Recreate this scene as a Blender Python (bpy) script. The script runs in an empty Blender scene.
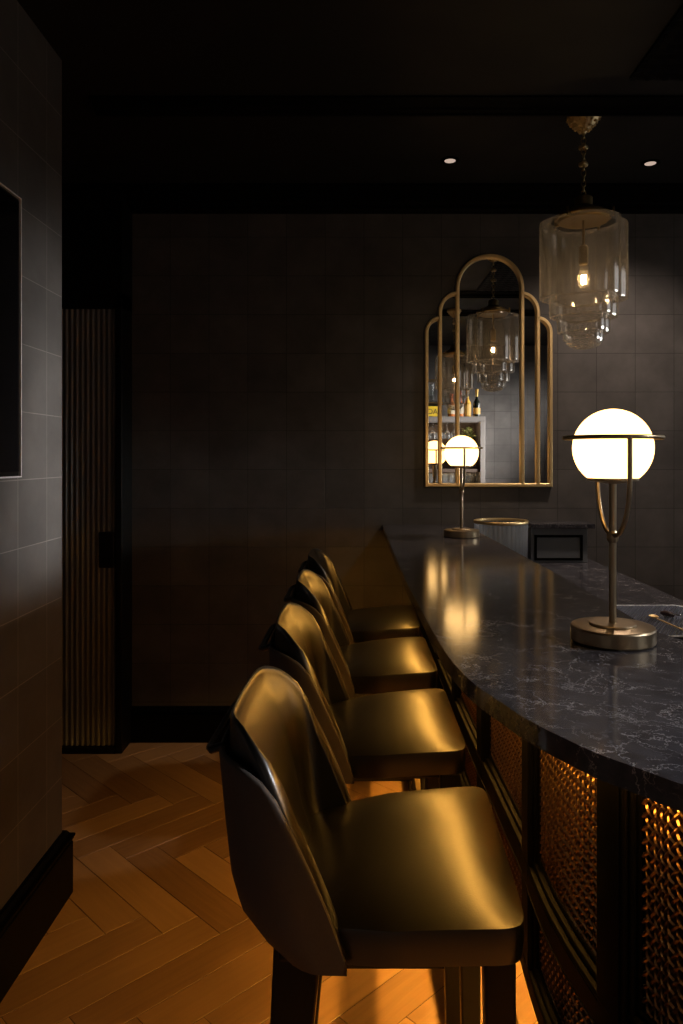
import bpy, bmesh, math, random
from mathutils import Vector, Matrix
random.seed(7)
PI = math.pi
scene = bpy.context.scene
COL = scene.collection
F, CX, CY, H = 740.0, 357.0, 456.0, 1.47      # focal length in pixels, vanishing point, eye height
D = 3.82                                      # distance of the far wall
CEIL = 2.79


def at(x, y, d):
    return Vector(((x - CX) * d / F, d, H - (y - CY) * d / F))


# ------------------------------------------------------------------ materials
MATS = {}


def new_mat(name):
    m = bpy.data.materials.new(name)
    m.use_nodes = True
    nt = m.node_tree
    b = nt.nodes['Principled BSDF']
    return m, nt, b


def plain(name, col, rough=0.5, metal=0.0, spec=0.5, noise=0.0, nscale=30, bump=0.0, emit=None, es=0.0, coat=0.0):
    m, nt, b = new_mat(name)
    b.inputs['Base Color'].default_value = (*col, 1)
    b.inputs['Roughness'].default_value = rough
    b.inputs['Metallic'].default_value = metal
    b.inputs['Specular IOR Level'].default_value = spec
    b.inputs['Coat Weight'].default_value = coat
    if noise or bump:
        tc = nt.nodes.new('ShaderNodeTexCoord')
        n = nt.nodes.new('ShaderNodeTexNoise')
        n.inputs['Scale'].default_value = nscale
        n.inputs['Detail'].default_value = 2
        nt.links.new(tc.outputs['Object'], n.inputs['Vector'])
        if noise:
            r = nt.nodes.new('ShaderNodeMapRange')
            r.inputs['To Min'].default_value = max(0.02, rough - noise)
            r.inputs['To Max'].default_value = min(1, rough + noise)
            nt.links.new(n.outputs['Fac'], r.inputs['Value'])
            nt.links.new(r.outputs['Result'], b.inputs['Roughness'])
        if bump:
            bp = nt.nodes.new('ShaderNodeBump')
            bp.inputs['Strength'].default_value = bump
            bp.inputs['Distance'].default_value = 0.002
            nt.links.new(n.outputs['Fac'], bp.inputs['Height'])
            nt.links.new(bp.outputs['Normal'], b.inputs['Normal'])
    if emit:
        b.inputs['Emission Color'].default_value = (*emit, 1)
        b.inputs['Emission Strength'].default_value = es
    MATS[name] = m
    return m


def tile_mat(name, axes, offs, base, grout):
    """square stacked wall tiles, 0.2 m, slate look; axes: which object axes give u and v"""
    m, nt, b = new_mat(name)
    N, L = nt.nodes.new, nt.links.new
    tc = N('ShaderNodeTexCoord')
    sp = N('ShaderNodeSeparateXYZ'); L(tc.outputs['Object'], sp.inputs[0])
    cb = N('ShaderNodeCombineXYZ')
    for k, (a, o) in enumerate(zip(axes, offs)):
        ad = N('ShaderNodeMath'); ad.operation = 'ADD'; ad.inputs[1].default_value = o
        L(sp.outputs[a], ad.inputs[0]); L(ad.outputs[0], cb.inputs[k])
    br = N('ShaderNodeTexBrick')
    br.offset = 0.0
    br.inputs['Scale'].default_value = 1.0
    br.inputs['Brick Width'].default_value = 0.2
    br.inputs['Row Height'].default_value = 0.2
    br.inputs['Mortar Size'].default_value = 0.0013
    br.inputs['Mortar Smooth'].default_value = 0.1
    br.inputs['Bias'].default_value = 0.0
    br.inputs['Color1'].default_value = (*[c * 0.90 for c in base], 1)
    br.inputs['Color2'].default_value = (*[c * 1.10 for c in base], 1)
    br.inputs['Mortar'].default_value = (*grout, 1)
    L(cb.outputs[0], br.inputs['Vector'])
    nz = N('ShaderNodeTexNoise'); nz.inputs['Scale'].default_value = 5; nz.inputs['Detail'].default_value = 8
    nz.inputs['Roughness'].default_value = 0.6
    L(cb.outputs[0], nz.inputs['Vector'])
    mr = N('ShaderNodeMapRange'); mr.inputs['From Min'].default_value = 0.3; mr.inputs['From Max'].default_value = 0.7
    mr.inputs['To Min'].default_value = 0.72; mr.inputs['To Max'].default_value = 1.25
    L(nz.outputs['Fac'], mr.inputs['Value'])
    mx = N('ShaderNodeMix'); mx.data_type = 'RGBA'; mx.blend_type = 'MULTIPLY'; mx.inputs['Factor'].default_value = 1
    L(br.outputs['Color'], mx.inputs['A']); L(mr.outputs['Result'], mx.inputs['B'])
    L(mx.outputs['Result'], b.inputs['Base Color'])
    b.inputs['Roughness'].default_value = 0.5
    b.inputs['Specular IOR Level'].default_value = 0.35
    # bump: joints sink, slate surface undulates
    ms = N('ShaderNodeMath'); ms.operation = 'MULTIPLY_ADD'; ms.inputs[1].default_value = -1.0
    n2 = N('ShaderNodeMath'); n2.operation = 'MULTIPLY'; n2.inputs[1].default_value = 0.5
    L(nz.outputs['Fac'], n2.inputs[0])
    L(br.outputs['Fac'], ms.inputs[0]); L(n2.outputs[0], ms.inputs[2])
    bp = N('ShaderNodeBump'); bp.inputs['Strength'].default_value = 0.5; bp.inputs['Distance'].default_value = 0.003
    L(ms.outputs[0], bp.inputs['Height']); L(bp.outputs['Normal'], b.inputs['Normal'])
    return m


TILE_L = tile_mat('slate_tile_left', (1, 2), (0.05 + 4.0, 4.0), (0.07, 0.064, 0.060), (0.19, 0.175, 0.16))
TILE_B = tile_mat('slate_tile_back', (0, 2), (-0.036 + 4.0, 4.0), (0.07, 0.064, 0.060), (0.018, 0.016, 0.015))


def wood_floor_mat():
    m, nt, b = new_mat('oak_herringbone')
    N, L = nt.nodes.new, nt.links.new
    uv = N('ShaderNodeUVMap'); uv.uv_map = 'UVMap'
    mp = N('ShaderNodeMapping'); mp.inputs['Scale'].default_value = (1.6, 26, 1)
    L(uv.outputs['UV'], mp.inputs['Vector'])
    nz = N('ShaderNodeTexNoise'); nz.inputs['Scale'].default_value = 2.2; nz.inputs['Detail'].default_value = 7
    nz.inputs['Distortion'].default_value = 0.6
    L(mp.outputs[0], nz.inputs['Vector'])
    at_ = N('ShaderNodeAttribute'); at_.attribute_name = 'plank'
    cr = N('ShaderNodeValToRGB')
    cr.color_ramp.elements[0].position = 0.0; cr.color_ramp.elements[0].color = (0.13, 0.062, 0.026, 1)
    cr.color_ramp.elements[1].position = 1.0; cr.color_ramp.elements[1].color = (0.52, 0.31, 0.14, 1)
    mixv = N('ShaderNodeMath'); mixv.operation = 'MULTIPLY_ADD'; mixv.inputs[1].default_value = 0.62
    s2 = N('ShaderNodeMath'); s2.operation = 'MULTIPLY'; s2.inputs[1].default_value = 0.4
    L(nz.outputs['Fac'], s2.inputs[0]); L(at_.outputs['Fac'], mixv.inputs[0]); L(s2.outputs[0], mixv.inputs[2])
    L(mixv.outputs[0], cr.inputs['Fac']); L(cr.outputs['Color'], b.inputs['Base Color'])
    b.inputs['Roughness'].default_value = 0.42
    bp = N('ShaderNodeBump'); bp.inputs['Strength'].default_value = 0.15; bp.inputs['Distance'].default_value = 0.001
    L(nz.outputs['Fac'], bp.inputs['Height']); L(bp.outputs['Normal'], b.inputs['Normal'])
    return m


def stone_mat(name, rough=0.13):
    m, nt, b = new_mat(name)
    N, L = nt.nodes.new, nt.links.new
    tc = N('ShaderNodeTexCoord')
    mp = N('ShaderNodeMapping'); mp.inputs['Scale'].default_value = (1.0, 1.0, 1.0)
    mp.inputs['Rotation'].default_value = (0, 0, 0.25)
    L(tc.outputs['Object'], mp.inputs['Vector'])
    wn = N('ShaderNodeTexNoise'); wn.inputs['Scale'].default_value = 9; wn.inputs['Detail'].default_value = 6
    wn.inputs['Roughness'].default_value = 0.65
    L(mp.outputs[0], wn.inputs['Vector'])
    sub = N('ShaderNodeVectorMath'); sub.operation = 'SUBTRACT'; sub.inputs[1].default_value = (.5, .5, .5)
    L(wn.outputs['Color'], sub.inputs[0])
    sc = N('ShaderNodeVectorMath'); sc.operation = 'SCALE'; sc.inputs['Scale'].default_value = 0.16
    L(sub.outputs[0], sc.inputs[0])
    ad = N('ShaderNodeVectorMath'); ad.operation = 'ADD'
    L(mp.outputs[0], ad.inputs[0]); L(sc.outputs[0], ad.inputs[1])

    def veins(scale, width, seed, lo, hi):
        mm = N('ShaderNodeMapping'); mm.inputs['Location'].default_value = (seed, seed * 2, 0)
        L(ad.outputs[0], mm.inputs['Vector'])
        v = N('ShaderNodeTexVoronoi'); v.feature = 'DISTANCE_TO_EDGE'; v.inputs['Scale'].default_value = scale
        L(mm.outputs[0], v.inputs['Vector'])
        r = N('ShaderNodeMapRange'); r.inputs['From Min'].default_value = 0.0; r.inputs['From Max'].default_value = width
        r.inputs['To Min'].default_value = 1; r.inputs['To Max'].default_value = 0
        L(v.outputs['Distance'], r.inputs['Value'])
        mk = N('ShaderNodeTexNoise'); mk.inputs['Scale'].default_value = 16; mk.inputs['Detail'].default_value = 3
        L(mm.outputs[0], mk.inputs['Vector'])
        r2 = N('ShaderNodeMapRange'); r2.inputs['From Min'].default_value = lo; r2.inputs['From Max'].default_value = hi
        L(mk.outputs['Fac'], r2.inputs['Value'])
        mu = N('ShaderNodeMath'); mu.operation = 'MULTIPLY'
        L(r.outputs['Result'], mu.inputs[0]); L(r2.outputs['Result'], mu.inputs[1])
        return mu
    a = veins(17, 0.024, 0.0, 0.42, 0.64)
    c = veins(38, 0.034, 3.1, 0.45, 0.68)
    mxv = N('ShaderNodeMath'); mxv.operation = 'MAXIMUM'
    L(a.outputs[0], mxv.inputs[0]); L(c.outputs[0], mxv.inputs[1])
    cl = N('ShaderNodeTexNoise'); cl.inputs['Scale'].default_value = 40; cl.inputs['Detail'].default_value = 6
    L(mp.outputs[0], cl.inputs['Vector'])
    base = N('ShaderNodeValToRGB')
    base.color_ramp.elements[0].position = 0.35; base.color_ramp.elements[0].color = (0.020, 0.019, 0.023, 1)
    base.color_ramp.elements[1].position = 0.75; base.color_ramp.elements[1].color = (0.050, 0.048, 0.056, 1)
    L(cl.outputs['Fac'], base.inputs['Fac'])
    mx = N('ShaderNodeMix'); mx.data_type = 'RGBA'
    mx.inputs['B'].default_value = (0.30, 0.285, 0.285, 1)
    L(mxv.outputs[0], mx.inputs['Factor']); L(base.outputs['Color'], mx.inputs['A'])
    L(mx.outputs['Result'], b.inputs['Base Color'])
    b.inputs['Roughness'].default_value = rough
    return m


def thin_glass(name, tint=(0.93, 0.9, 0.85), haze=0.06, hazecol=(0.8, 0.76, 0.7), rough=0.03, bump=0.0, bscale=60, edge=0.5):
    """clear thin-walled glass: mostly transparent, mirror-like towards grazing angles, a little haze that catches lamplight"""
    m = bpy.data.materials.new(name); m.use_nodes = True
    nt = m.node_tree; nt.nodes.clear()
    N, L = nt.nodes.new, nt.links.new
    out = N('ShaderNodeOutputMaterial')
    tr = N('ShaderNodeBsdfTransparent'); tr.inputs['Color'].default_value = (*tint, 1)
    gl = N('ShaderNodeBsdfGlossy'); gl.inputs['Roughness'].default_value = rough
    df = N('ShaderNodeBsdfDiffuse'); df.inputs['Color'].default_value = (*hazecol, 1)
    tl = N('ShaderNodeBsdfTranslucent'); tl.inputs['Color'].default_value = (*hazecol, 1)
    m0 = N('ShaderNodeMixShader'); m0.inputs[0].default_value = 0.6
    L(df.outputs[0], m0.inputs[1]); L(tl.outputs[0], m0.inputs[2])
    m1 = N('ShaderNodeMixShader')
    lh = N('ShaderNodeLayerWeight'); lh.inputs['Blend'].default_value = 0.5
    ph = N('ShaderNodeMath'); ph.operation = 'POWER'; ph.inputs[1].default_value = 4.0
    L(lh.outputs['Facing'], ph.inputs[0])
    mh = N('ShaderNodeMapRange'); mh.inputs['To Min'].default_value = haze; mh.inputs['To Max'].default_value = min(.9, haze * 9)
    L(ph.outputs[0], mh.inputs['Value']); L(mh.outputs['Result'], m1.inputs[0])
    L(tr.outputs[0], m1.inputs[1]); L(m0.outputs[0], m1.inputs[2])
    lw = N('ShaderNodeLayerWeight'); lw.inputs['Blend'].default_value = 0.25
    pw = N('ShaderNodeMapRange'); pw.inputs['To Min'].default_value = 0.05; pw.inputs['To Max'].default_value = edge
    L(lw.outputs['Facing'], pw.inputs['Value'])
    m2 = N('ShaderNodeMixShader')
    L(pw.outputs['Result'], m2.inputs[0]); L(m1.outputs[0], m2.inputs[1]); L(gl.outputs[0], m2.inputs[2])
    L(m2.outputs[0], out.inputs['Surface'])
    if bump:
        tc = N('ShaderNodeTexCoord'); n = N('ShaderNodeTexNoise'); n.inputs['Scale'].default_value = bscale
        L(tc.outputs['Object'], n.inputs['Vector'])
        bp = N('ShaderNodeBump'); bp.inputs['Strength'].default_value = bump; bp.inputs['Distance'].default_value = 0.004
        L(n.outputs['Fac'], bp.inputs['Height'])
        L(bp.outputs['Normal'], gl.inputs['Normal']); L(bp.outputs['Normal'], df.inputs['Normal'])
    return m


def emitter(name, col, s):
    m = bpy.data.materials.new(name); m.use_nodes = True
    nt = m.node_tree; nt.nodes.clear()
    out = nt.nodes.new('ShaderNodeOutputMaterial'); e = nt.nodes.new('ShaderNodeEmission')
    e.inputs['Color'].default_value = (*col, 1); e.inputs['Strength'].default_value = s
    nt.links.new(e.outputs[0], out.inputs['Surface'])
    return m


WARM = (1.0, 0.60, 0.24)
LEDC = (1.0, 0.47, 0.075)
M_FLOOR = wood_floor_mat()
M_STONE = stone_mat('dark_veined_stone')
M_STONE2 = stone_mat('dark_veined_worktop', 0.22)
M_BLACK = plain('black_paint', (0.0035, 0.0033, 0.003), 0.5, spec=.16, noise=0.06, nscale=12)
M_CEIL = plain('black_ceiling', (0.007, 0.007, 0.007), 0.6, spec=.3, noise=0.1, nscale=6)
M_TRIM = plain('black_satin_trim', (0.0022, 0.002, 0.0018), 0.5, spec=.05, noise=0.04, nscale=20)
M_DOOR = plain('charcoal_fluted_paint', (0.16, 0.156, 0.148), 0.42, noise=0.08, nscale=15)
M_BLKMETAL = plain('black_metal', (0.01, 0.01, 0.01), 0.35, metal=0.6, noise=0.05, nscale=60)
M_LEATHER = plain('black_leather', (0.0014, 0.0012, 0.001), 0.335, spec=0.85, noise=0.02, nscale=350, bump=0.08)
for n_ in M_LEATHER.node_tree.nodes:
    if n_.type == 'BSDF_PRINCIPLED':
        n_.inputs['Sheen Weight'].default_value = .0; n_.inputs['Sheen Roughness'].default_value = .35
M_SHELL = plain('taupe_shell', (0.05, 0.041, 0.036), 0.7, noise=0.1, nscale=200, bump=0.1)
M_WOODBLK = plain('black_stained_wood', (0.003, 0.0025, 0.002), 0.42, spec=.2, noise=0.05, nscale=40)
M_BRASS = plain('brushed_brass', (0.82, 0.60, 0.30), 0.46, metal=1.0, noise=0.03, nscale=60)
M_BRASSD = plain('aged_brass', (0.42, 0.29, 0.12), 0.3, metal=1.0, noise=0.03, nscale=50)
M_BRONZE = plain('antique_brass_lamp', (0.50, 0.38, 0.24), 0.33, metal=1.0, noise=0.01, nscale=50)
M_MESH = plain('bronze_mesh', (0.26, 0.15, 0.065), 0.30, metal=1.0, noise=0.04, nscale=90)
M_BACKING = plain('copper_brown_backing', (0.045, 0.014, 0.006), 0.5, spec=.3, noise=0.1, nscale=20)
M_SILVER = plain('polished_steel', (0.75, 0.75, 0.75), 0.18, metal=1.0, noise=0.05, nscale=100)
M_MIRROR = plain('silvered_mirror', (0.80, 0.79, 0.77), 0.0, metal=1.0)
M_SCREEN = plain('black_glass_screen', (0.004, 0.004, 0.005), 0.06, spec=0.5)
M_GREYFR = plain('grey_shelf_paint', (0.115, 0.103, 0.095), 0.5, noise=0.08, nscale=20)
M_DARKWD = plain('dark_shelf_wood', (0.05, 0.032, 0.022), 0.5, noise=0.08, nscale=20)
M_GLASS = thin_glass('pendant_glass', (0.93, 0.90, 0.85), 0.024, (0.88, 0.84, 0.78), 0.10, 0.10, 30, 0.75)
M_GLASSB = thin_glass('bubbled_dome_glass', (0.9, 0.88, 0.84), 0.05, (0.85, 0.8, 0.72), 0.08, 0.9, 120, 0.6)
M_CLEAR = thin_glass('clear_glass', (0.95, 0.96, 0.96), 0.03, (0.8, 0.82, 0.84), 0.02, 0, 1, 0.6)
M_BUCKET = thin_glass('fluted_bucket_glass', (0.84, 0.87, 0.90), 0.30, (0.80, 0.83, 0.87), 0.08, 0, 1, 0.6)
M_BULB = thin_glass('bulb_glass', (0.99, 0.95, 0.9), 0.02, (0.9, 0.8, 0.6), 0.02, 0, 1, 0.3)
M_GLOBE = emitter('opal_globe', (1.0, 0.58, 0.20), 5.6)
M_FILA = emitter('filament', (1.0, 0.70, 0.38), 420.0)
M_LED = emitter('led_tape', LEDC, 76.0)
M_LED2 = emitter('led_tape_floor', (1.0, 0.46, 0.07), 270.0)
M_LEDS = emitter('shelf_led', (1.0, 0.68, 0.38), 55.0)
M_DOWN = emitter('downlight_lens', (1.0, 0.75, 0.6), 0.55)
M_SKYPANE = emitter('daylight_pane', (0.92, 0.95, 1.0), 0.85)


def M_simple(name, col, rough=0.4, **k):
    return MATS.get(name) or plain(name, col, rough, noise=0.05, nscale=40, **k)


# ------------------------------------------------------------------ mesh helpers
def obj(name, bm, mat, parent=None, smooth=False, bevel=0.0, subsurf=0, solid=0.0, angle=40):
    bmesh.ops.recalc_face_normals(bm, faces=bm.faces)
    me = bpy.data.meshes.new(name)
    bm.to_mesh(me); bm.free()
    o = bpy.data.objects.new(name, me)
    COL.objects.link(o)
    for mm in (mat if isinstance(mat, (list, tuple)) else [mat]):
        me.materials.append(mm)
    if parent:
        o.parent = parent
    if smooth:
        for p in me.polygons:
            p.use_smooth = True
        me.set_sharp_from_angle(angle=math.radians(angle))
    if solid:
        md = o.modifiers.new('solid', 'SOLIDIFY'); md.thickness = solid; md.offset = -1
    if bevel:
        md = o.modifiers.new('bevel', 'BEVEL'); md.width = bevel; md.segments = 2; md.limit_method = 'ANGLE'
        md.angle_limit = math.radians(50)
    if subsurf:
        md = o.modifiers.new('sub', 'SUBSURF'); md.levels = subsurf; md.render_levels = subsurf
    return o


def thing(name, label, cat, loc=(0, 0, 0), rz=0, group=None):
    o = bpy.data.objects.new(name, None)
    COL.objects.link(o)
    o.location = loc; o.rotation_euler = (0, 0, rz)
    o.empty_display_size = 0.1
    return tag(o, label, cat, group)


def tag(o, label, cat, group=None):
    o['label'] = label; o['category'] = cat
    if group:
        o['group'] = group
    return o


def struct(o, label=None):
    o['kind'] = 'structure'
    return o


def dup(root, loc, rz, label, group=None):
    r = root.copy(); COL.objects.link(r)
    r.location = loc; r.rotation_euler = (0, 0, rz)
    r['label'] = label
    if group:
        r['group'] = group
    for ch in list(root.children):
        c = ch.copy(); COL.objects.link(c); c.parent = r
        for g in list(ch.children):
            e = g.copy(); COL.objects.link(e); e.parent = c
    return r


def box(bm, x0, x1, y0, y1, z0, z1):
    vs = [bm.verts.new(p) for p in ((x0, y0, z0), (x1, y0, z0), (x1, y1, z0), (x0, y1, z0),
                                    (x0, y0, z1), (x1, y0, z1), (x1, y1, z1), (x0, y1, z1))]
    for f in ((3, 2, 1, 0), (4, 5, 6, 7), (0, 1, 5, 4), (1, 2, 6, 5), (2, 3, 7, 6), (3, 0, 4, 7)):
        bm.faces.new([vs[i] for i in f])
    return bm


def boxbm(*a):
    return box(bmesh.new(), *a)


def lathe(bm, prof, seg=40, c=(0, 0, 0), rad=None):
    """prof: list of (r, z). rad(theta) multiplies r"""
    rows = []
    for r, z in prof:
        if r < 1e-6:
            rows.append([bm.verts.new((c[0], c[1], c[2] + z))])
        else:
            row = []
            for i in range(seg):
                t = 2 * PI * i / seg
                k = rad(t) if rad else 1.0
                row.append(bm.verts.new((c[0] + r * k * math.cos(t), c[1] + r * k * math.sin(t), c[2] + z)))
            rows.append(row)
    for a, b in zip(rows, rows[1:]):
        for i in range(seg):
            j = (i + 1) % seg
            if len(a) == 1 and len(b) == 1:
                continue
            if len(a) == 1:
                bm.faces.new((a[0], b[j], b[i]))
            elif len(b) == 1:
                bm.faces.new((a[i], a[j], b[0]))
            else:
                bm.faces.new((a[i], a[j], b[j], b[i]))
    return bm


def tube(bm, pts, r, seg=12, cap=True):
    pts = [Vector(p) for p in pts]
    rr = r if isinstance(r, (list, tuple)) else [r] * len(pts)
    up = None
    rings = []
    for i, p in enumerate(pts):
        t = (pts[min(i + 1, len(pts) - 1)] - pts[max(i - 1, 0)]).normalized()
        if up is None:
            up = t.orthogonal().normalized()
        up = (up - t * up.dot(t)).normalized()
        s = t.cross(up)
        rings.append([bm.verts.new(p + (up * math.cos(2 * PI * k / seg) + s * math.sin(2 * PI * k / seg)) * rr[i]) for k in range(seg)])
    for a, b in zip(rings, rings[1:]):
        for k in range(seg):
            bm.faces.new((a[k], a[(k + 1) % seg], b[(k + 1) % seg], b[k]))
    if cap:
        bm.faces.new(rings[0][::-1]); bm.faces.new(rings[-1])
    return bm


def torus(bm, R, r, c=(0, 0, 0), M=None, seg=64, n=10):
    vs = []
    for i in range(seg):
        a = 2 * PI * i / seg
        ring = []
        for k in range(n):
            b = 2 * PI * k / n
            p = Vector(((R + r * math.cos(b)) * math.cos(a), (R + r * math.cos(b)) * math.sin(a), r * math.sin(b)))
            if M:
                p = M @ p
            ring.append(bm.verts.new(p + Vector(c)))
        vs.append(ring)
    for i in range(seg):
        for k in range(n):
            bm.faces.new((vs[i][k], vs[(i + 1) % seg][k], vs[(i + 1) % seg][(k + 1) % n], vs[i][(k + 1) % n]))
    return bm


def sweep(bm, frames, prof, closed_prof=True, cap=True, loop=False):
    """frames: list of (origin, u-axis, v-axis); prof: (u, v) points"""
    rows = [[bm.verts.new(o + u * a + v * b) for a, b in prof] for o, u, v in frames]
    n = len(prof)
    pairs = list(zip(rows, rows[1:])) + ([(rows[-1], rows[0])] if loop else [])
    for a, b in pairs:
        for k in range(n if closed_prof else n - 1):
            j = (k + 1) % n
            bm.faces.new((a[k], a[j], b[j], b[k]))
    if cap and closed_prof and not loop:
        bm.faces.new(rows[0][::-1]); bm.faces.new(rows[-1])
    return bm


def interp(xs, ys, x):
    if x <= xs[0]:
        return ys[0]
    for a, b, c, d in zip(xs, xs[1:], ys, ys[1:]):
        if x <= b:
            return c + (d - c) * (x - a) / (b - a)
    return ys[-1]


# ================================================================== ROOM
XR, XL, YB = 3.2, -0.985, -1.2
# --- floor: herringbone planks 0.125 x 0.6
def make_floor():
    bm = bmesh.new()
    uvl = bm.loops.layers.uv.new('UVMap')
    cl = bm.loops.layers.float_color.new('plank')
    w, L = 0.125, 0.6
    s2 = math.sqrt(0.5)
    u = Vector((s2, -s2, 0)); v = Vector((s2, s2, 0))
    # one edge on X+Y = 2.175, ending near (-.945, 3.13)
    org = u * ((-0.9446 - 3.13) * s2 - L) + v * (2.175 * s2)
    rnd = random.Random(3)
    x0, x1, y0, y1 = -2.6, XR, -1.2, D

    def plank(o, a, b):
        g = 0.0007
        c = o + a * (L / 2) + b * (w / 2)
        if not (x0 - .1 < c.x < x1 + .1 and y0 - .1 < c.y < y1 + .1):
            return
        P = [o + a * g + b * g, o + a * (L - g) + b * g, o + a * (L - g) + b * (w - g), o + a * g + b * (w - g)]
        Q = [o + a * (g + .0015) + b * (g + .0015), o + a * (L - g - .0015) + b * (g + .0015),
             o + a * (L - g - .0015) + b * (w - g - .0015), o + a * (g + .0015) + b * (w - g - .0015)]
        off, val = rnd.random() * 50, rnd.random()
        lo = [bm.verts.new((p.x, p.y, -0.0012)) for p in P]
        hi = [bm.verts.new((p.x, p.y, 0.0)) for p in Q]
        fs = [bm.faces.new(hi)] + [bm.faces.new((lo[i], lo[(i + 1) % 4], hi[(i + 1) % 4], hi[i])) for i in range(4)]
        for f in fs:
            for lp in f.loops:
                dlt = lp.vert.co - o
                lp[uvl].uv = (dlt.dot(a) + off, dlt.dot(b) + off * 1.7)
                lp[cl] = (val, val, val, 1)
    for i in range(-70, 71):
        for j in range(-12, 13):
            o = org + (u + v) * (w * i) + (u - v) * (L * j)
            plank(o, u, v)
            # planks of the other direction: u in [L, L+w], v in [w-L, w]
            plank(o + u * (L + w) + v * (w - L), v, -u)
    o = obj('floor', bm, [M_FLOOR, M_BLACK])
    # the sub-floor under the joints
    b2 = bmesh.new(); b2.from_mesh(o.data)
    vs = [b2.verts.new(p) for p in ((-2.75, YB - .1, -.0015), (XR + .1, YB - .1, -.0015), (XR + .1, D + .1, -.0015), (-2.75, D + .1, -.0015))]
    f = b2.faces.new(vs); f.material_index = 1
    vs = [b2.verts.new(p) for p in ((-2.75, YB - .1, -.08), (XR + .1, YB - .1, -.08), (XR + .1, D + .1, -.08), (-2.75, D + .1, -.08))]
    f = b2.faces.new(vs[::-1]); f.material_index = 1
    b2.to_mesh(o.data); b2.free()
    return struct(o)


make_floor()

# --- walls
struct(obj('wall_back', boxbm(-2.75, XR + .1, D, D + .1, -.08, CEIL + .1), TILE_B))
struct(obj('wall_left', boxbm(-1.3, XL, YB - .1, 2.47, -.08, CEIL + .1), TILE_L))
struct(obj('wall_rear', boxbm(-1.3, XR + .1, YB - .1, YB, -.08, CEIL + .1), TILE_B))
struct(obj('wall_corridor', boxbm(-2.75, -2.6, 2.0, D, -.08, CEIL + .1), M_BLACK))
# right wall with two window openings
WINS = [(2.35, 3.55, 1.18, 2.66), (-.75, 0.45, 1.18, 2.5)]   # y0, y1, z0, z1
bm = bmesh.new()
ys = [YB - .1, WINS[1][0], WINS[1][1], WINS[0][0], WINS[0][1], D + .1]
for k in range(5):
    if k in (1, 3):
        wn = WINS[1] if k == 1 else WINS[0]
        box(bm, XR, XR + .15, ys[k], ys[k + 1], -.08, wn[2]); box(bm, XR, XR + .15, ys[k], ys[k + 1], wn[3], CEIL + .1)
    else:
        box(bm, XR, XR + .15, ys[k], ys[k + 1], -.08, CEIL + .1)
struct(obj('wall_right', bm, M_BLACK))
for n, (y0, y1, z0, z1) in enumerate(WINS):
    w = bpy.data.objects.new('window_%d' % (n + 1), None); COL.objects.link(w)
    w.location = (XR + .06, (y0 + y1) / 2, z0); struct(w)
    hy, hz = (y1 - y0) / 2, z1 - z0
    bm = bmesh.new()
    t = .045
    box(bm, -.05, .05, -hy, hy, 0, t); box(bm, -.05, .05, -hy, hy, hz - t, hz)
    for yy in (-hy, -t / 2, hy - t):
        box(bm, -.045, .045, yy, yy + t, t, hz - t)
    obj('window_frame', bm, M_TRIM, w)
    obj('window_pane', boxbm(.0, .006, -hy + t, hy - t, t, hz - t), M_SKYPANE, w)

# --- ceiling with cross mouldings and an embossed coffer
bm = boxbm(-2.75, XR + .1, YB - .1, D + .1, CEIL, CEIL + .1)
struct(obj('ceiling', bm, M_CEIL))


def moulding_profile(dpt, h):
    # (outwards, down) of a stepped ogee
    p = [(0, 0), (dpt, 0), (dpt, -.18 * h), (.86 * dpt, -.24 * h)]
    for k in range(7):
        a = k / 6 * PI / 2
        p.append((dpt * (.80 - .45 * math.sin(a)), -h * (.30 + .40 * (1 - math.cos(a)))))
    p += [(.30 * dpt, -.76 * h), (.18 * dpt, -.82 * h), (.12 * dpt, -h), (0, -h)]
    return p


def straight_mould(name, a, b, out, dpt, h, mat):
    a, b, out = Vector(a), Vector(b), Vector(out)
    bm = sweep(bmesh.new(), [(a, out, Vector((0, 0, 1))), (b, out, Vector((0, 0, 1)))], moulding_profile(dpt, h))
    return struct(obj(name, bm, mat, smooth=True, angle=30))


straight_mould('trim_1', (-2.6, D, CEIL), (XR, D, CEIL), (0, -1, 0), .24, .07, M_TRIM)
straight_mould('trim_2', (-.985, 2.80, CEIL), (XR, 2.80, CEIL), (0, -1, 0), .09, .035, M_TRIM)
straight_mould('trim_3', (-.985, 1.62, CEIL), (XR, 1.62, CEIL), (0, 1, 0), .10, .04, M_TRIM)
straight_mould('trim_4', (-.985, .85, CEIL), (XR, .85, CEIL), (0, 1, 0), .10, .04, M_TRIM)
# embossed tin coffer panel
bm = bmesh.new()
nx, ny = 80, 42
gx0, gx1, gy0, gy1 = .95, 2.55, 1.74, 2.58
rows = []
for i in range(ny + 1):
    row = []
    for j in range(nx + 1):
        x = gx0 + (gx1 - gx0) * j / nx; y = gy0 + (gy1 - gy0) * i / ny
        px, py = (x * 25) % 2, (y * 25) % 2
        h = .007 * (abs(math.sin(x * 52)) * abs(math.sin(y * 52)) + .6 * abs(math.sin((x + y) * 52)))
        row.append(bm.verts.new((x, y, CEIL - .004 - h)))
    rows.append(row)
for i in range(ny):
    for j in range(nx):
        bm.faces.new((rows[i][j], rows[i][j + 1], rows[i + 1][j + 1], rows[i + 1][j]))
box(bm, gx0, gx1, gy0, gy1, CEIL - .004, CEIL)
struct(obj('trim_5', bm, M_TRIM))

# --- baseboards
def base_prof(t, h):
    p = [(0, 0), (t, 0), (t, h * .80), (t * .80, h * .82), (t * 1.12, h * .85)]
    for k in range(7):
        a = -PI / 2 + PI * k / 6
        p.append((t * (.95 + .28 * math.cos(a)), h * (.895 + .035 * math.sin(a))))
    p += [(t * .7, h * .945), (t * .45, h), (0, h)]
    return p


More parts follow.
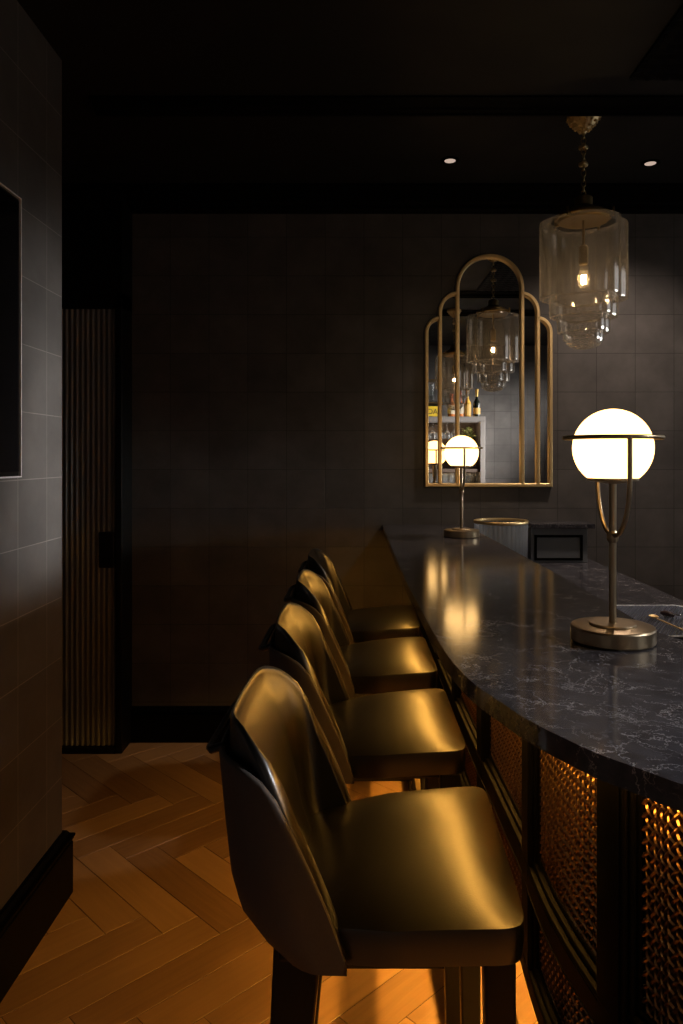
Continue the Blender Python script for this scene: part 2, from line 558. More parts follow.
def baseboard(name, pts, outs, t, h):
    fr = [(Vector(p), Vector(o), Vector((0, 0, 1))) for p, o in zip(pts, outs)]
    bm = sweep(bmesh.new(), fr, base_prof(t, h))
    return struct(obj(name, bm, M_TRIM, smooth=True, angle=35))


baseboard('baseboard_left', [(XL, YB, 0), (XL, 2.47, 0), (-1.3, 2.47, 0)], [(1, 0, 0), (1, 1, 0), (0, 1, 0)], .027, .215)
baseboard('baseboard_back', [(-1.17, D, 0), (.27, D, 0)], [(0, -1, 0), (0, -1, 0)], .027, .18)

# --- the fluted door, set in a reveal standing proud of the tiled wall
DW = 3.68
struct(obj('trim_6', boxbm(-1.192, -1.16, DW - .03, D, 0, 2.28), M_BLACK, bevel=.004))        # right jamb
struct(obj('trim_7', boxbm(-2.6, -1.16, DW - .03, D, 2.205, CEIL), M_BLACK))                  # over-panel
struct(obj('trim_8', boxbm(-2.6, -1.192, DW - .03, D, 0, .03), M_BLACK))                      # threshold
door = bpy.data.objects.new('door_1', None); COL.objects.link(door); door.location = (-1.196, DW, .032); struct(door)
bm = bmesh.new()
prof = []
pitch = .0262
nfl = 32
for k in range(nfl):
    xx = -k * pitch
    for q in range(7):
        a = PI * q / 6
        prof.append((xx - pitch * .5 + .0095 * math.cos(a), -.009 * math.sin(a)))
prof = [(0, .05), (0, 0)] + prof + [(-nfl * pitch, 0), (-nfl * pitch, .05)]
sweep(bm, [(Vector((0, 0, 0)), Vector((1, 0, 0)), Vector((0, 1, 0))), (Vector((0, 0, 2.168)), Vector((1, 0, 0)), Vector((0, 1, 0)))], prof)
obj('door_panel', bm, M_DOOR, door, smooth=True, angle=50)
hb = bmesh.new()
zc = 1.01 - .032
box(hb, -.078, -.004, -.028, -.008, zc - .093, zc + .085)
pl = obj('lock_plate', hb, M_BLKMETAL, door, bevel=.004)
hb = bmesh.new()
tube(hb, [(-.030, -.028, zc + .035), (-.030, -.062, zc + .035)], .011)
tube(hb, [(-.020, -.062, zc + .035), (-.06, -.064, zc + .034), (-.155, -.066, zc + .030)], [.011, .010, .009])
obj('lever_handle', hb, M_BLKMETAL, pl, smooth=True)
obj('keyhole_ring', lathe(bmesh.new(), [(0, 0), (.011, 0), (.011, .003), (.006, .004), (0, .004)], 20), M_SILVER, pl, smooth=True)
k = pl.children[-1]; k.rotation_euler = (PI / 2, 0, 0); k.location = (-.030, -.0275, zc + .060)

# ================================================================== TELEVISION on the left wall
tv = thing('mounted_television', 'large black flat screen television with thin silver edge on tiled left wall', 'television', (XL + .0005, 1.36, 1.414))
obj('screen_body', boxbm(.0, .030, -.73, .73, 0, .78), M_BLKMETAL, tv, bevel=.003)
obj('screen', boxbm(.030, .0335, -.722, .722, .012, .772), M_SCREEN, tv)
bm = bmesh.new()
for a in ((-.734, -.730), (.730, .734)):
    box(bm, .018, .036, a[0], a[1], -.004, .784)
box(bm, .018, .036, -.730, .730, -.004, 0); box(bm, .018, .036, -.730, .730, .78, .784)
obj('bezel', bm, M_simple('satin_aluminium', (.7, .7, .7), .45, metal=.3), tv)

# ================================================================== MIRROR
FD = D - .028                                   # front of the frame
def mz(y): return H - (y - CY) * FD / F
def mx(x): return (x - CX) * FD / F


mir = thing('wall_mirror', 'stepped three-arch art deco mirror with brass frame on tiled far wall', 'mirror', (mx(489), D, mz(487)))
X0, Z0 = mx(489), mz(487)
lx = lambda x: mx(x) - X0
lz = lambda y: mz(y) - Z0
FW = .0185                                      # frame bar width
def arc(cx, cz, rx, rz, a0, a1, n=20):
    return [(cx + rx * math.cos(a0 + (a1 - a0) * k / n), cz + rz * math.sin(a0 + (a1 - a0) * k / n)) for k in range(n + 1)]


def bar_path(pts, name, loop=False):
    """flat bar in the wall plane following pts (x, z), bar centred on them"""
    P = [Vector((a, 0, b)) for a, b in pts]
    fr = []
    n = len(P)
    for i, p in enumerate(P):
        if loop:
            t0 = (p - P[i - 1]).normalized(); t1 = (P[(i + 1) % n] - p).normalized()
        else:
            t0 = (p - P[max(i - 1, 0)]); t1 = (P[min(i + 1, n - 1)] - p)
            t0 = t0.normalized() if t0.length > 1e-9 else t1.normalized()
            t1 = t1.normalized() if t1.length > 1e-9 else t0
        t = (t0 + t1).normalized()
        nn = Vector((t.z, 0, -t.x))
        k = 1 / max(.5, math.sqrt(max(1e-6, (1 + t0.dot(t1)) / 2)))
        fr.append((p, nn * k, Vector((0, -1, 0))))
    h = FW / 2
    pr = [(-h, 0), (h, 0), (h, .024), (h * .6, .028), (-h * .6, .028), (-h, .024)]
    return obj(name, sweep(bmesh.new(), fr, pr, loop=loop, cap=not loop), M_BRASS, mir, smooth=True, angle=25)


h = FW / 2
xa, xb = lx(456) + h, lx(524.5) - h
rc = (xb - xa) / 2
zt = lz(253.5) - h
zb = h
c_arch = arc((xa + xb) / 2, zt - rc, rc, rc, PI, 0, 30)
bar_path([(xa, zb)] + c_arch + [(xb, zb)], 'center_frame', loop=True)
xo2, xo3 = lx(438.5) + h, lx(540.3) - h
z2 = lz(291) - h
r2x = xa - xo2; r2z = .10
l2 = [(xo2, zb)] + arc(xo2 + r2x, z2 - r2z, r2x, r2z, PI, PI / 2, 14)
bar_path(l2 , 'side_frame')
r2 = [(xo3, zb)] + arc(xo3 - r2x, z2 - r2z, r2x, r2z, 0, PI / 2, 14)
bar_path(r2, 'side_frame')
xo1, xo4 = lx(425) + h, lx(553) - h
z1 = lz(316) - h
r1x = xo2 - xo1; r1z = .075
l1 = [(xa, zb), (xo1, zb)] + arc(xo1 + r1x, z1 - r1z, r1x, r1z, PI, PI / 2, 14)
bar_path(l1, 'outer_frame')
r1 = [(xb, zb), (xo4, zb)] + arc(xo4 - r1x, z1 - r1z, r1x, r1z, 0, PI / 2, 14)
bar_path(r1, 'outer_frame')


def pane(poly):
    bm = bmesh.new()
    a = [bm.verts.new((x, -.006, z)) for x, z in poly]; b = [bm.verts.new((x, -.001, z)) for x, z in poly]
    bm.faces.new(a); bm.faces.new(b[::-1])
    for i in range(len(a)):
        j = (i + 1) % len(a)
        bm.faces.new((a[i], b[i], b[j], a[j]))
    obj('mirror_pane', bm, M_MIRROR, mir)


pane([(xa, zb)] + c_arch + [(xb, zb)])
pane(l2 + [(xa, zb)])
pane(r2 + [(xb, zb)])
pane([(xo1, zb)] + l1[2:] + [(xo2, zb)])
pane([(xo4, zb)] + r1[2:] + [(xo3, zb)])

# ================================================================== BAR COUNTER
ZT = 1.116
TH = .030
front = [(.129, D), (.139, 2.067), (.1558, 1.573), (.1677, 1.2315)]
front_c = [(.129, D), (.1335, 3.0), (.139, 2.067), (.147, 1.75), (.1535, 1.48), (.160, 1.33), (.1688, 1.2315), (.1825, 1.150), (.2, 1.0859), (.2304, .991), (.2602, .928), (.288, .878), (.317, .8415), (.3515, .798)]
# continue on a circle of radius .6 until it runs along +x
cxc, cyc, RC = .721, 1.27, .60
front_c += [(cxc - RC * math.cos(a), cyc - RC * math.sin(a)) for a in [math.radians(58 + 4 * k) for k in range(9)]]
front_c += [(1.3, .67), (2.3, .67)]


def catmull(P, n=8):
    out = []
    for i in range(len(P) - 1):
        p0 = Vector(P[max(i - 1, 0)]); p1 = Vector(P[i]); p2 = Vector(P[i + 1]); p3 = Vector(P[min(i + 2, len(P) - 1)])
        # centripetal-ish: scale tangents by segment lengths
        l1 = (p2 - p1).length
        t1 = (p2 - p0) * (l1 / max(1e-6, (p2 - p1).length + (p1 - p0).length))
        t2 = (p3 - p1) * (l1 / max(1e-6, (p3 - p2).length + (p2 - p1).length))
        for k in range(n):
            t = k / n
            out.append((2 * t**3 - 3 * t**2 + 1) * p1 + (t**3 - 2 * t**2 + t) * t1 + (-2 * t**3 + 3 * t**2) * p2 + (t**3 - t**2) * t2)
    out.append(Vector(P[-1]))
    return out


PATH = catmull(front_c)
CUM = [0]
for a, b in zip(PATH, PATH[1:]):
    CUM.append(CUM[-1] + (b - a).length)
S_END = CUM[-1]


def path_at(s):
    s = min(max(s, 0), S_END)
    for i in range(len(CUM) - 1):
        if s <= CUM[i + 1]:
            k = (s - CUM[i]) / (CUM[i + 1] - CUM[i])
            return PATH[i].lerp(PATH[i + 1], k)
    return PATH[-1]


def frame_at(s):
    """point, outward normal (towards the stools) on the counter edge"""
    e = .03
    t = (path_at(s + e) - path_at(s - e)).normalized()     # runs towards the camera
    n = Vector((t.y, -t.x))                                # right of travel = stool side for a path going -y
    return path_at(s), n


def s_of_y(y):
    for i in range(len(CUM) - 1):
        if PATH[i + 1].y <= y:
            k = (PATH[i].y - y) / (PATH[i].y - PATH[i + 1].y)
            return CUM[i] + k * (CUM[i + 1] - CUM[i])
    return S_END


def path_sweep(bm, s0, s1, prof, step=.05, **kw):
    n = max(2, int(math.ceil((s1 - s0) / step)) + 1)
    fr = []
    for k in range(n):
        p, nn = frame_at(s0 + (s1 - s0) * k / (n - 1))
        fr.append((Vector((p.x, p.y, 0)), Vector((nn.x, nn.y, 0)), Vector((0, 0, 1))))
    return sweep(bm, fr, prof, **kw)


def path_sweep_b(bm, s0, s1, prof, step=.05, **kw):
    n = max(2, int(math.ceil((s1 - s0) / step)) + 1)
    fr = []
    for k in range(n):
        p, nn = frame_b(s0 + (s1 - s0) * k / (n - 1))
        fr.append((Vector((p.x, p.y, 0)), Vector((nn.x, nn.y, 0)), Vector((0, 0, 1))))
    return sweep(bm, fr, prof, **kw)


bar = thing('bar_counter', 'long curved bar with dark veined stone top and lit bronze mesh front', 'bar counter', (.45, 2.2, 0))


def bpart(name, bm, mat, parent=None, **k):
    o = obj(name, bm, mat, None, **k)
    o.parent = parent or bar
    o.matrix_parent_inverse = Matrix.Translation((-.45, -2.2, 0)) if parent is None else Matrix.Identity(4)
    return o


# counter slab: front edge curve, back edge straight then turning right
bm = bmesh.new()
inner = [(2.3, 1.30), (1.25, 1.30), (1.0, 1.32), (.82, 1.345), (.70, 1.375), (.63, 1.42), (.606, 1.50), (.604, 1.82), (.60, 2.25), (.590, 2.6), (.573, 3.24), (.558, D)]
inner = [tuple(p) for p in catmull(inner, 6)]
poly = [(p.x, p.y) for p in PATH] + inner
a = [bm.verts.new((x, y, ZT)) for x, y in poly]; b = [bm.verts.new((x, y, ZT - TH)) for x, y in poly]
bm.faces.new(a); bm.faces.new(b[::-1])
for i in range(len(a)):
    j = (i + 1) % len(a)
    bm.faces.new((a[i], b[i], b[j], a[j]))
bmesh.ops.triangulate(bm, faces=[f for f in bm.faces if len(f.verts) > 4])
bpart('stone_top', bm, M_STONE, bevel=.0025)



def pn_at(s_):
    """distance of the panel plane from the counter edge: the overhang narrows round the curve"""
    y = path_at(s_).y
    return interp([.80, .95, 1.15, 1.45, 4], [-.115, -.125, -.155, -.178, -.178], y)


def frame_b(s_):
    e = .03
    def q(v):
        p, n = frame_at(v)
        return p + n * pn_at(v)
    a_, b_ = q(max(0, s_ - e)), q(min(S_END, s_ + e))
    t = (b_ - a_).normalized()
    return q(s_), Vector((t.y, -t.x))


PN = 0.0
ZR = .725                 # top of the middle rail
ZB = .50                  # underside of the front
bm = bmesh.new()
path_sweep_b(bm, .0, S_END, [(PN - .024, ZT - TH), (PN - .024, ZB - .02), (PN - .19, ZB - .02), (PN - .19, 0), (PN - .23, 0), (PN - .23, ZT - TH)], .06)
bpart('carcass', bm, M_BLACK)
# the copper coloured backing behind the mesh
bm = bmesh.new()
path_sweep_b(bm, .02, S_END - .02, [(PN - .020, ZT - TH - .01), (PN - .020, ZB), (PN - .0235, ZB), (PN - .0235, ZT - TH - .01)], .04)
bpart('backing_panel', bm, M_BACKING)


FP = .012                 # face of the flat frame, outwards of the panel plane


def stepped(zf, zm, n1=-.012):
    """moulding round an opening: from the flat frame at zf down in three beads to the mesh at zm"""
    nb = 3
    p = [(-.022, zf), (FP, zf)]
    for k in range(nb):
        za, zb_ = zf + (zm - zf) * (k + .12) / nb, zf + (zm - zf) * (k + .95) / nb
        na = FP + (n1 - FP) * k / nb
        mid, rad = (za + zb_) / 2, abs(zb_ - za) / 2
        sg = 1 if zm > zf else -1
        for q in range(7):
            a = PI - PI * q / 6
            p.append((na - .003 + .0045 * math.sin(a), mid + sg * rad * math.cos(a)))
    p += [(n1, zm), (-.022, zm)]
    return p


ZF1, ZM1 = .700, .736      # upper opening: lower edge of frame, start of mesh
for nm, z0, z1 in (('lower_moulding', ZF1, ZM1), ('upper_moulding', ZT - TH - .006, ZT - TH - .026), ('lower_moulding', .512, .540), ('upper_moulding', .664, .650)):
    bm = bmesh.new()
    path_sweep_b(bm, 0, S_END, stepped(z0, z1), .04)
    bpart(nm, bm, M_TRIM, smooth=True, angle=30)
for z0, z1 in ((.664, ZF1), (ZB - .02, .512), (ZT - TH - .006, ZT - TH)):
    bm = bmesh.new()
    path_sweep_b(bm, 0, S_END, [(-.022, z0), (FP, z0), (FP, z1), (-.022, z1)], .04)
    bpart('rail', bm, M_TRIM)

# stiles and mesh panels
stile_y = [3.74, 3.27, 2.80, 2.33, 1.87, 1.395]
stile_s = [s_of_y(y) for y in stile_y]
# the stile in the curve: its panel-plane position near (.33, .99)
def s_of_panel(x, y):
    best = None
    for k in range(600):
        s = S_END * k / 600
        p, n = frame_b(s)
        q = p + n * PN
        dd = (q - Vector((x, y))).length
        if best is None or dd < best[0]:
            best = (dd, s)
    return best[1]


sB = s_of_panel(.345, 1.02)
stile_s.append(sB)
for k in range(1, 5):
    stile_s.append(min(S_END - .06, sB + .52 * k))
SW = .056                                      # half width of a stile, along the path
for s in stile_s:
    p, n = frame_b(s)
    bm = bmesh.new()
    FW2 = SW - .026
    path_sweep_b(bm, s - FW2, s + FW2, [(-.022, ZT - TH - .0005), (FP + .0006, ZT - TH - .0005), (FP + .0006, ZB - .0195), (-.022, ZB - .0195)], .02)
    for sg in (-1, 1):
        for kk in range(3):
            p, n = frame_b(s + sg * (FW2 + .0045 + .0085 * kk))
            q = p + n * (FP - .006 - .0075 * kk)
            for za, zb_ in ((ZF1 + .010 + .01 * kk, ZT - TH - .012), (.52 + .009 * kk, .66)):
                tube(bm, [(q.x, q.y, za), (q.x, q.y, zb_)], .0052, 10)
    bpart('stile', bm, M_TRIM, smooth=True, angle=35)


def mesh_panel(s0, s1, z0, z1):
    bm = bmesh.new()
    W, Hh = s1 - s0, z1 - z0
    pitch = .0175
    wd, tk = .0048, .0026

    def P(u, z, n):
        p, nn = frame_b(s0 + u)
        q = p + nn * n
        return Vector((q.x, q.y, z0 + z))
    for sgn in (1, -1):
        c = -Hh
        while c < W + Hh:
            # line u = c + sgn*z (sgn=1) or u = c - z + Hh...
            if sgn == 1:
                za, zb2 = max(0, -c), min(Hh, W - c)
                f = lambda z, c=c: c + z
            else:
                za, zb2 = max(0, c - W + 0), min(Hh, c)
                f = lambda z, c=c: c - z
            if zb2 - za > .004:
                nseg = max(1, int(round((zb2 - za) / (pitch * .25))))
                idx = round((c + Hh) / pitch)
                rows = []
                for k in range(nseg + 1):
                    z = za + (zb2 - za) * k / nseg
                    u = f(z)
                    dz = wd * .707
                    oth = (u + z + Hh) / pitch if sgn == 1 else (u - z + Hh) / pitch
                    nb = -.008 + sgn * .0021 * math.cos(PI * (oth + idx))
                    rows.append([bm.verts.new(v) for v in (P(u - dz / 2, z + sgn * dz / 2, nb), P(u, z, nb + tk), P(u + dz / 2, z - sgn * dz / 2, nb), P(u, z, nb - tk * .5))])
                for r0, r1_ in zip(rows, rows[1:]):
                    for j in range(4):
                        bm.faces.new((r0[j], r0[(j + 1) % 4], r1_[(j + 1) % 4], r1_[j]))
                bm.faces.new(rows[0][::-1]); bm.faces.new(rows[-1])
            c += pitch
    bpart('mesh_panel', bm, M_MESH)


for a, b in zip(stile_s, stile_s[1:]):
    if frame_at(a)[0].x < 1.1 and b - a > .2:
        mesh_panel(a + SW + .001, b - SW - .001, ZM1 - .004, ZT - TH - .024)
        mesh_panel(a + SW + .001, b - SW - .001, .536, .654)
# LED tape under the overhang
bm = bmesh.new()
path_sweep(bm, .40, S_END - .1, [(-.105, ZT - TH - .004), (-.093, ZT - TH - .004), (-.093, ZT - TH - .0005), (-.105, ZT - TH - .0005)], .06)
bpart('led_strip', bm, M_LED)
# LED tape under the front, over the recessed plinth
bm = bmesh.new()
path_sweep_b(bm, .55, S_END - .1, [(-.07, ZB - .025), (-.058, ZB - .025), (-.058, ZB - .0205), (-.07, ZB - .0205)], .06)
bpart('floor_led_strip', bm, M_LED2)
bm = bmesh.new()
path_sweep_b(bm, .0, S_END, [(-.19, ZB - .02), (-.014, ZB - .02), (-.014, ZB - .034), (-.004, ZB - .034), (-.004, ZB - .012), (-.19, ZB - .012)], .06)  # hidden front lip added to stop the floor LED shining sideways
bpart('soffit_led_shield', bm, M_BLACK)
# foot rail
bm = bmesh.new()
pts = []
k = 0.04
while k < S_END - .05:
    p, n = frame_b(k); q = p + n * (PN + .0)
    pts.append((q.x, q.y, .26)); k += .06
tube(bm, pts, .015, 14)
bpart('foot_rail', bm, M_BRASSD, smooth=True)
for s in stile_s[1:8]:
    p, n = frame_b(s); q = p + n * (PN + .0); q2 = p + n * (PN - .19)
    bm = bmesh.new()
    tube(bm, [(q.x, q.y, .26), (q2.x, q2.y, .26)], .010)
    bpart('rail_bracket', bm, M_BRASSD, smooth=True)

# ================================================================== WORK COUNTER behind the bar
ZW = .94
wk = thing('work_counter', 'lower dark stone work counter behind the curved bar', 'work counter', (.9, 2.6, 0))
obj('worktop', boxbm(-.335, .295, -1.0, D - 2.6 - .002, ZW - .03, ZW), M_STONE2, wk, bevel=.002)
obj('cabinet_body', boxbm(-.27, .27, -.98, D - 2.602, 0.08, ZW - .03), M_BLACK, wk)
obj('plinth', boxbm(-.25, .23, -.96, D - 2.602, 0, .08), M_TRIM, wk)
for k in range(4):
    obj('cabinet_door', boxbm(.27, .288, -.96 + k * .54, -.96 + k * .54 + .53, .10, ZW - .04), M_TRIM, wk, bevel=.002)
# raised ledge against the far wall
ZL = 1.134
lg = thing('wall_ledge', 'dark stone ledge on a black upstand against tiled far wall', 'ledge', (.86, D, ZW))
obj('stone_ledge', boxbm(.0, .315, -.17, -.0005, ZL - ZW - .022, ZL - ZW + .0), M_STONE, lg, bevel=.002)
obj('upstand', boxbm(.004, .285, -.145, -.0005, 0.0005, ZL - ZW - .022), M_simple('charcoal_lacquer', (.12, .128, .138), .4), lg, bevel=.002)
bm = bmesh.new()
fx0, fx1, fz0, fz1 = .02, .26, .012, .138
for (p0, p1, q0, q1) in ((fx0, fx1, fz0, fz0 + .012), (fx0, fx1, fz1 - .012, fz1), (fx0, fx0 + .012, fz0 + .012, fz1 - .012), (fx1 - .012, fx1, fz0 + .012, fz1 - .012)):
    box(bm, p0, p1, -.151, -.145, q0, q1)
obj('panel_frame', bm, M_TRIM, lg)

# ================================================================== GLASS BUCKET
bk = thing('ice_bucket', 'wide fluted glass tub with brass rim behind the far end of bar', 'ice bucket', (.712, 3.66, ZW + .0003))
bm = bmesh.new()
nfl = 36
flute = lambda t: 1 + .03 * abs(math.sin(t * nfl / 2))
prof = [(.0, .0), (.118, .0), (.123, .006), (.128, .205), (.1235, .205), (.118, .012), (.0, .012)]
lathe(bm, prof, 288, rad=flute)
obj('fluted_body', bm, M_BUCKET, bk, smooth=True, angle=60)
bm = bmesh.new()
lathe(bm, [(.1325, .198), (.1350, .202), (.1350, .210), (.1325, .213), (.1205, .211), (.1195, .206), (.121, .200)], 72)
obj('brass_rim', bm, M_BRASS, bk, smooth=True)
for lay in range(3):
    for k in range(5):
        q = .027
        c = obj('ice_cube', boxbm(-q, q, -q, q, -q, q), M_CLEAR, None, bevel=.006)
        tag(c, 'clear ice cubes heaped inside the fluted glass tub', 'ice cube', 'ice cubes in the glass tub')
        a = .35 * lay + k * PI / 2
        r_ = 0 if k == 4 else .0665
        c.rotation_euler = (0, 0, .35 * lay)
        c.location = (.712 + r_ * math.cos(a), 3.66 + r_ * math.sin(a), ZW + .0126 + q + lay * (2 * q + .0005))
# ================================================================== BAR MAT, SPOON, OPENER
matx0, matx1, maty0, maty1 = .80, 1.165, 2.13, 2.585
mt = thing('bar_mat', 'dark dimpled bar mat with white border on work counter', 'bar mat', (matx0, maty0, ZW))
W_, H_ = matx1 - matx0, maty1 - maty0
cc = .055
oct_ = lambda i: [(i + cc - i * .4, i), (W_ - cc - i * .6, i), (W_ - i, cc + i * .6), (W_ - i, H_ - cc - i * .6), (W_ - cc - i * .6, H_ - i), (cc + i * .6, H_ - i), (i, H_ - cc - i * .6), (i, cc + i * .6)]
bm = bmesh.new()
a = [bm.verts.new((x, y, .008)) for x, y in oct_(0)]; b = [bm.verts.new((x, y, 0)) for x, y in oct_(0)]
bm.faces.new(a); bm.faces.new(b[::-1])
for i in range(8):
    j = (i + 1) % 8
    bm.faces.new((a[i], b[i], b[j], a[j]))
obj('rubber_base', bm, M_simple('dark_rubber', (.02, .022, .03), .5), mt)
bm = bmesh.new()
o1, o2 = oct_(.002), oct_(.011)
for i in range(8):
    j = (i + 1) % 8
    qa = [bm.verts.new((x, y, z)) for (x, y), z in ((o1[i], .0081), (o1[j], .0081), (o2[j], .0081), (o2[i], .0081), (o1[i], .0105), (o1[j], .0105), (o2[j], .0105), (o2[i], .0105))]
    for f in ((0, 1, 5, 4), (2, 3, 7, 6), (4, 5, 6, 7), (3, 2, 1, 0)):
        bm.faces.new([qa[v] for v in f])
obj('border_line', bm, M_simple('white_rubber', (.85, .86, .88), .5), mt)
bm = bmesh.new()
st = .0115
j = 0
y = .02
while y < H_ - .018:
    x = .02 + (st / 2 if j % 2 else 0)
    while x < W_ - .018:
        if min(x, W_ - x) + min(y, H_ - y) > cc + .03:
            r_ = .0036
            base = [bm.verts.new((x + r_ * math.cos(q * PI / 3), y + r_ * math.sin(q * PI / 3), .0079)) for q in range(6)]
            top = [bm.verts.new((x + r_ * .6 * math.cos(q * PI / 3), y + r_ * .6 * math.sin(q * PI / 3), .0125)) for q in range(6)]
            bm.faces.new(top)
            for q in range(6):
                bm.faces.new((base[q], base[(q + 1) % 6], top[(q + 1) % 6], top[q]))
        x += st
    y += st * .87; j += 1
dm = obj('dimples', bm, M_simple('slate_blue_rubber', (.30, .33, .44), .45), mt)
dm['kind'] = 'stuff'
# spoon: bowl at (653,618), stem running to lower right out of frame
ZS = ZW + .0125
def atz(x, y, z):
    d = (H - z) * F / (y - CY)
    return at(x, y, d)


pa = atz(657, 618.2, ZS + .006); pb = atz(700, 637.5, ZS + .004)
dirv = (pb - pa).normalized()
sp = thing('bar_spoon', 'slim brass bar spoon lying across the dimpled mat', 'spoon', (pa.x, pa.y, ZS))
ang = math.atan2(dirv.y, dirv.x); sp.rotation_euler = (0, 0, ang)
LL = (pb - pa).length
bm = bmesh.new()
tube(bm, [(.0, 0, .0045), (.03, 0, .005), (LL * .5, 0, .0045), (LL, 0, .0035)], [.0022, .0026, .0028, .0034], 10)
obj('stem', bm, M_BRASS, sp, smooth=True)
bm = bmesh.new()
rows = []
for i in range(7):
    row = []
    for k in range(16):
        q = i / 6
        t = 2 * PI * k / 16
        row.append(bm.verts.new((-.020 + .021 * q * math.cos(t), .0145 * q * math.sin(t), .0012 + .007 * q * q)))
    rows.append(row)
for r0, r1_ in zip(rows[1:], rows[2:]):
    for k in range(16):
        bm.faces.new((r0[k], r0[(k + 1) % 16], r1_[(k + 1) % 16], r1_[k]))
bm.faces.new(rows[1])
for v in rows[0]:
    bm.verts.remove(v)
obj('spoon_bowl', bm, M_BRASS, sp, smooth=True, solid=.0012, angle=70)
# corkscrew (waiter's friend): dark handle and steel lever
pa = atz(661.5, 613.5, ZS + .006); pb = atz(679, 618.5, ZS + .006)
ck = thing('corkscrew', 'folded waiter corkscrew, dark handle and steel lever, on the bar mat', 'corkscrew', ((pa.x + pb.x) / 2, (pa.y + pb.y) / 2, ZS))
ck.rotation_euler = (0, 0, math.atan2(pb.y - pa.y, pb.x - pa.x))
hl = (pb - pa).length / 2
bm = bmesh.new()
tube(bm, [(-hl, 0, .009), (-hl * .7, .002, .010), (0, .003, .0105), (hl * .25, .001, .010)], [.006, .0088, .0085, .007], 10)
obj('handle', bm, M_simple('dark_red_wood', (.05, .018, .016), .35), ck, smooth=True)
bm = bmesh.new()
box(bm, -.1 * hl, hl * .95, -.005, .005, .013, .0165)
box(bm, hl * .80, hl, -.006, .006, .002, .0165)
obj('lever', bm, M_SILVER, ck, bevel=.002)
bm = bmesh.new()
tube(bm, [(-hl * .5 + hl * 1.2 * k / 40, -.0115 + .0028 * math.cos(k * .9), .0045 + .0028 * math.sin(k * .9)) for k in range(41)], .0014, 6)
obj('spiral', bm, M_SILVER, ck, smooth=True)

# ================================================================== BAR STOOLS (face +x, origin on the floor under the seat centre)
XT = [-.222, -.200, -.175, -.144, -.123, -.103, -.075, -.047, -.019, -.010]
ZTOP = [.994, .993, .990, .976, .955, .918, .857, .793, .713, .700]
BZ = [.690, .7066, .725, .743, .788, .90, 1.046]
BX = [-.128, -.150, -.170, -.182, -.196, -.208, -.222]
SWD, SR, XB = .236, .125, -.222
ZBOT = .692


def shell_plan():
    """half plan from the middle of the back to the wing tip: list of (x, y, weight of lean, ztop)"""
    pts = []
    for k in range(7):
        y = (SWD - SR) * k / 6
        pts.append((XB, y))
    for k in range(1, 9):
        a = PI / 2 * k / 8
        pts.append((XB + SR - SR * math.cos(a), SWD - SR + SR * math.sin(a)))
    for k in range(1, 13):
        pts.append((XB + SR + (-.012 - XB - SR) * k / 12, SWD))
    full = [(x, -y) for x, y in pts[:0:-1]] + pts
    return full


PLAN = shell_plan()


def shell_pt(i, z, off):
    x, y = PLAN[i]
    n = len(PLAN)
    a = Vector(PLAN[max(i - 1, 0)]); b = Vector(PLAN[min(i + 1, n - 1)])
    t = (b - a).normalized()
    nn = Vector((t.y, -t.x))                  # towards the sitter
    if nn.dot(Vector((-.02, 0)) - Vector((x, y))) < 0:
        nn = -nn
    if abs(abs(y) - SWD) < 1e-6:
        nn = Vector((0, -1 if y > 0 else 1))
    wgt = min(1, max(0, (-.012 - x) / (-.012 - XB)))
    xs = x + (interp(BZ, BX, z) - XB) * wgt ** .6
    # gentle backward bow of the middle of the back and narrower foot of the shell
    bow = -.012 * max(0, 1 - (y / .2) ** 2) * (1 if x < XB + .02 else 0)
    nar = 1 - .03 * max(0, (.85 - z) / .16)
    return Vector((xs + bow + nn.x * off, y * nar + nn.y * off, z))


def ztop(i):
    x, y = PLAN[i]
    return interp(XT, ZTOP, x)


def build_shell(o0, o1, zlift, rim=6, bulge=0.0, nz=12, zb=ZBOT):
    bm = bmesh.new()
    T = (o1 - o0) / 2
    hollow = (lambda i: .017 * min(1, max(0, (-.10 - PLAN[i][0]) / .07))) if callable(zlift) else (lambda i: 0)
    back = (lambda i: .010 * min(1, max(0, (-.13 - PLAN[i][0]) / .06))) if callable(zlift) else (lambda i: 0)
    rows = []
    for i in range(len(PLAN)):
        zt_ = ztop(i) + (zlift(PLAN[i][0]) if callable(zlift) else zlift)
        ring = []
        z0 = min(zb, zt_ - .004)
        # direction in which the rim rounds over
        for k in range(nz + 1):
            t = k / nz
            z = z0 + (zt_ - T - z0) * t
            ring.append(shell_pt(i, max(z, z0), o0 + back(i) * max(0, (t - .72) / .28) ** 1))
        for k in range(1, rim):
            a = PI * k / rim
            oa, ob = o0 + back(i), o1 - hollow(i)
            th = (ob - oa) / 2
            ring.append(shell_pt(i, max(z0, zt_ - T + T * math.sin(a)), (oa + ob) / 2 - th * math.cos(a)))
        for k in range(nz, -1, -1):
            t = k / nz
            z = z0 + (zt_ - T - z0) * t
            ring.append(shell_pt(i, max(z, z0), o1 - hollow(i) * max(0, (t - .5) / .5) ** 2.2 + bulge * (1 - t ** 1.6) * max(0, 1 - abs(PLAN[i][1] / .232) ** 3.0)))
        rows.append([bm.verts.new(p) for p in ring])
    n = len(rows[0])
    for r0, r1_ in zip(rows, rows[1:]):
        for k in range(n):
            bm.faces.new((r0[k], r0[(k + 1) % n], r1_[(k + 1) % n], r1_[k]))
    bm.faces.new(rows[0][::-1]); bm.faces.new(rows[-1])
    bmesh.ops.remove_doubles(bm, verts=bm.verts, dist=.0002)
    return bm


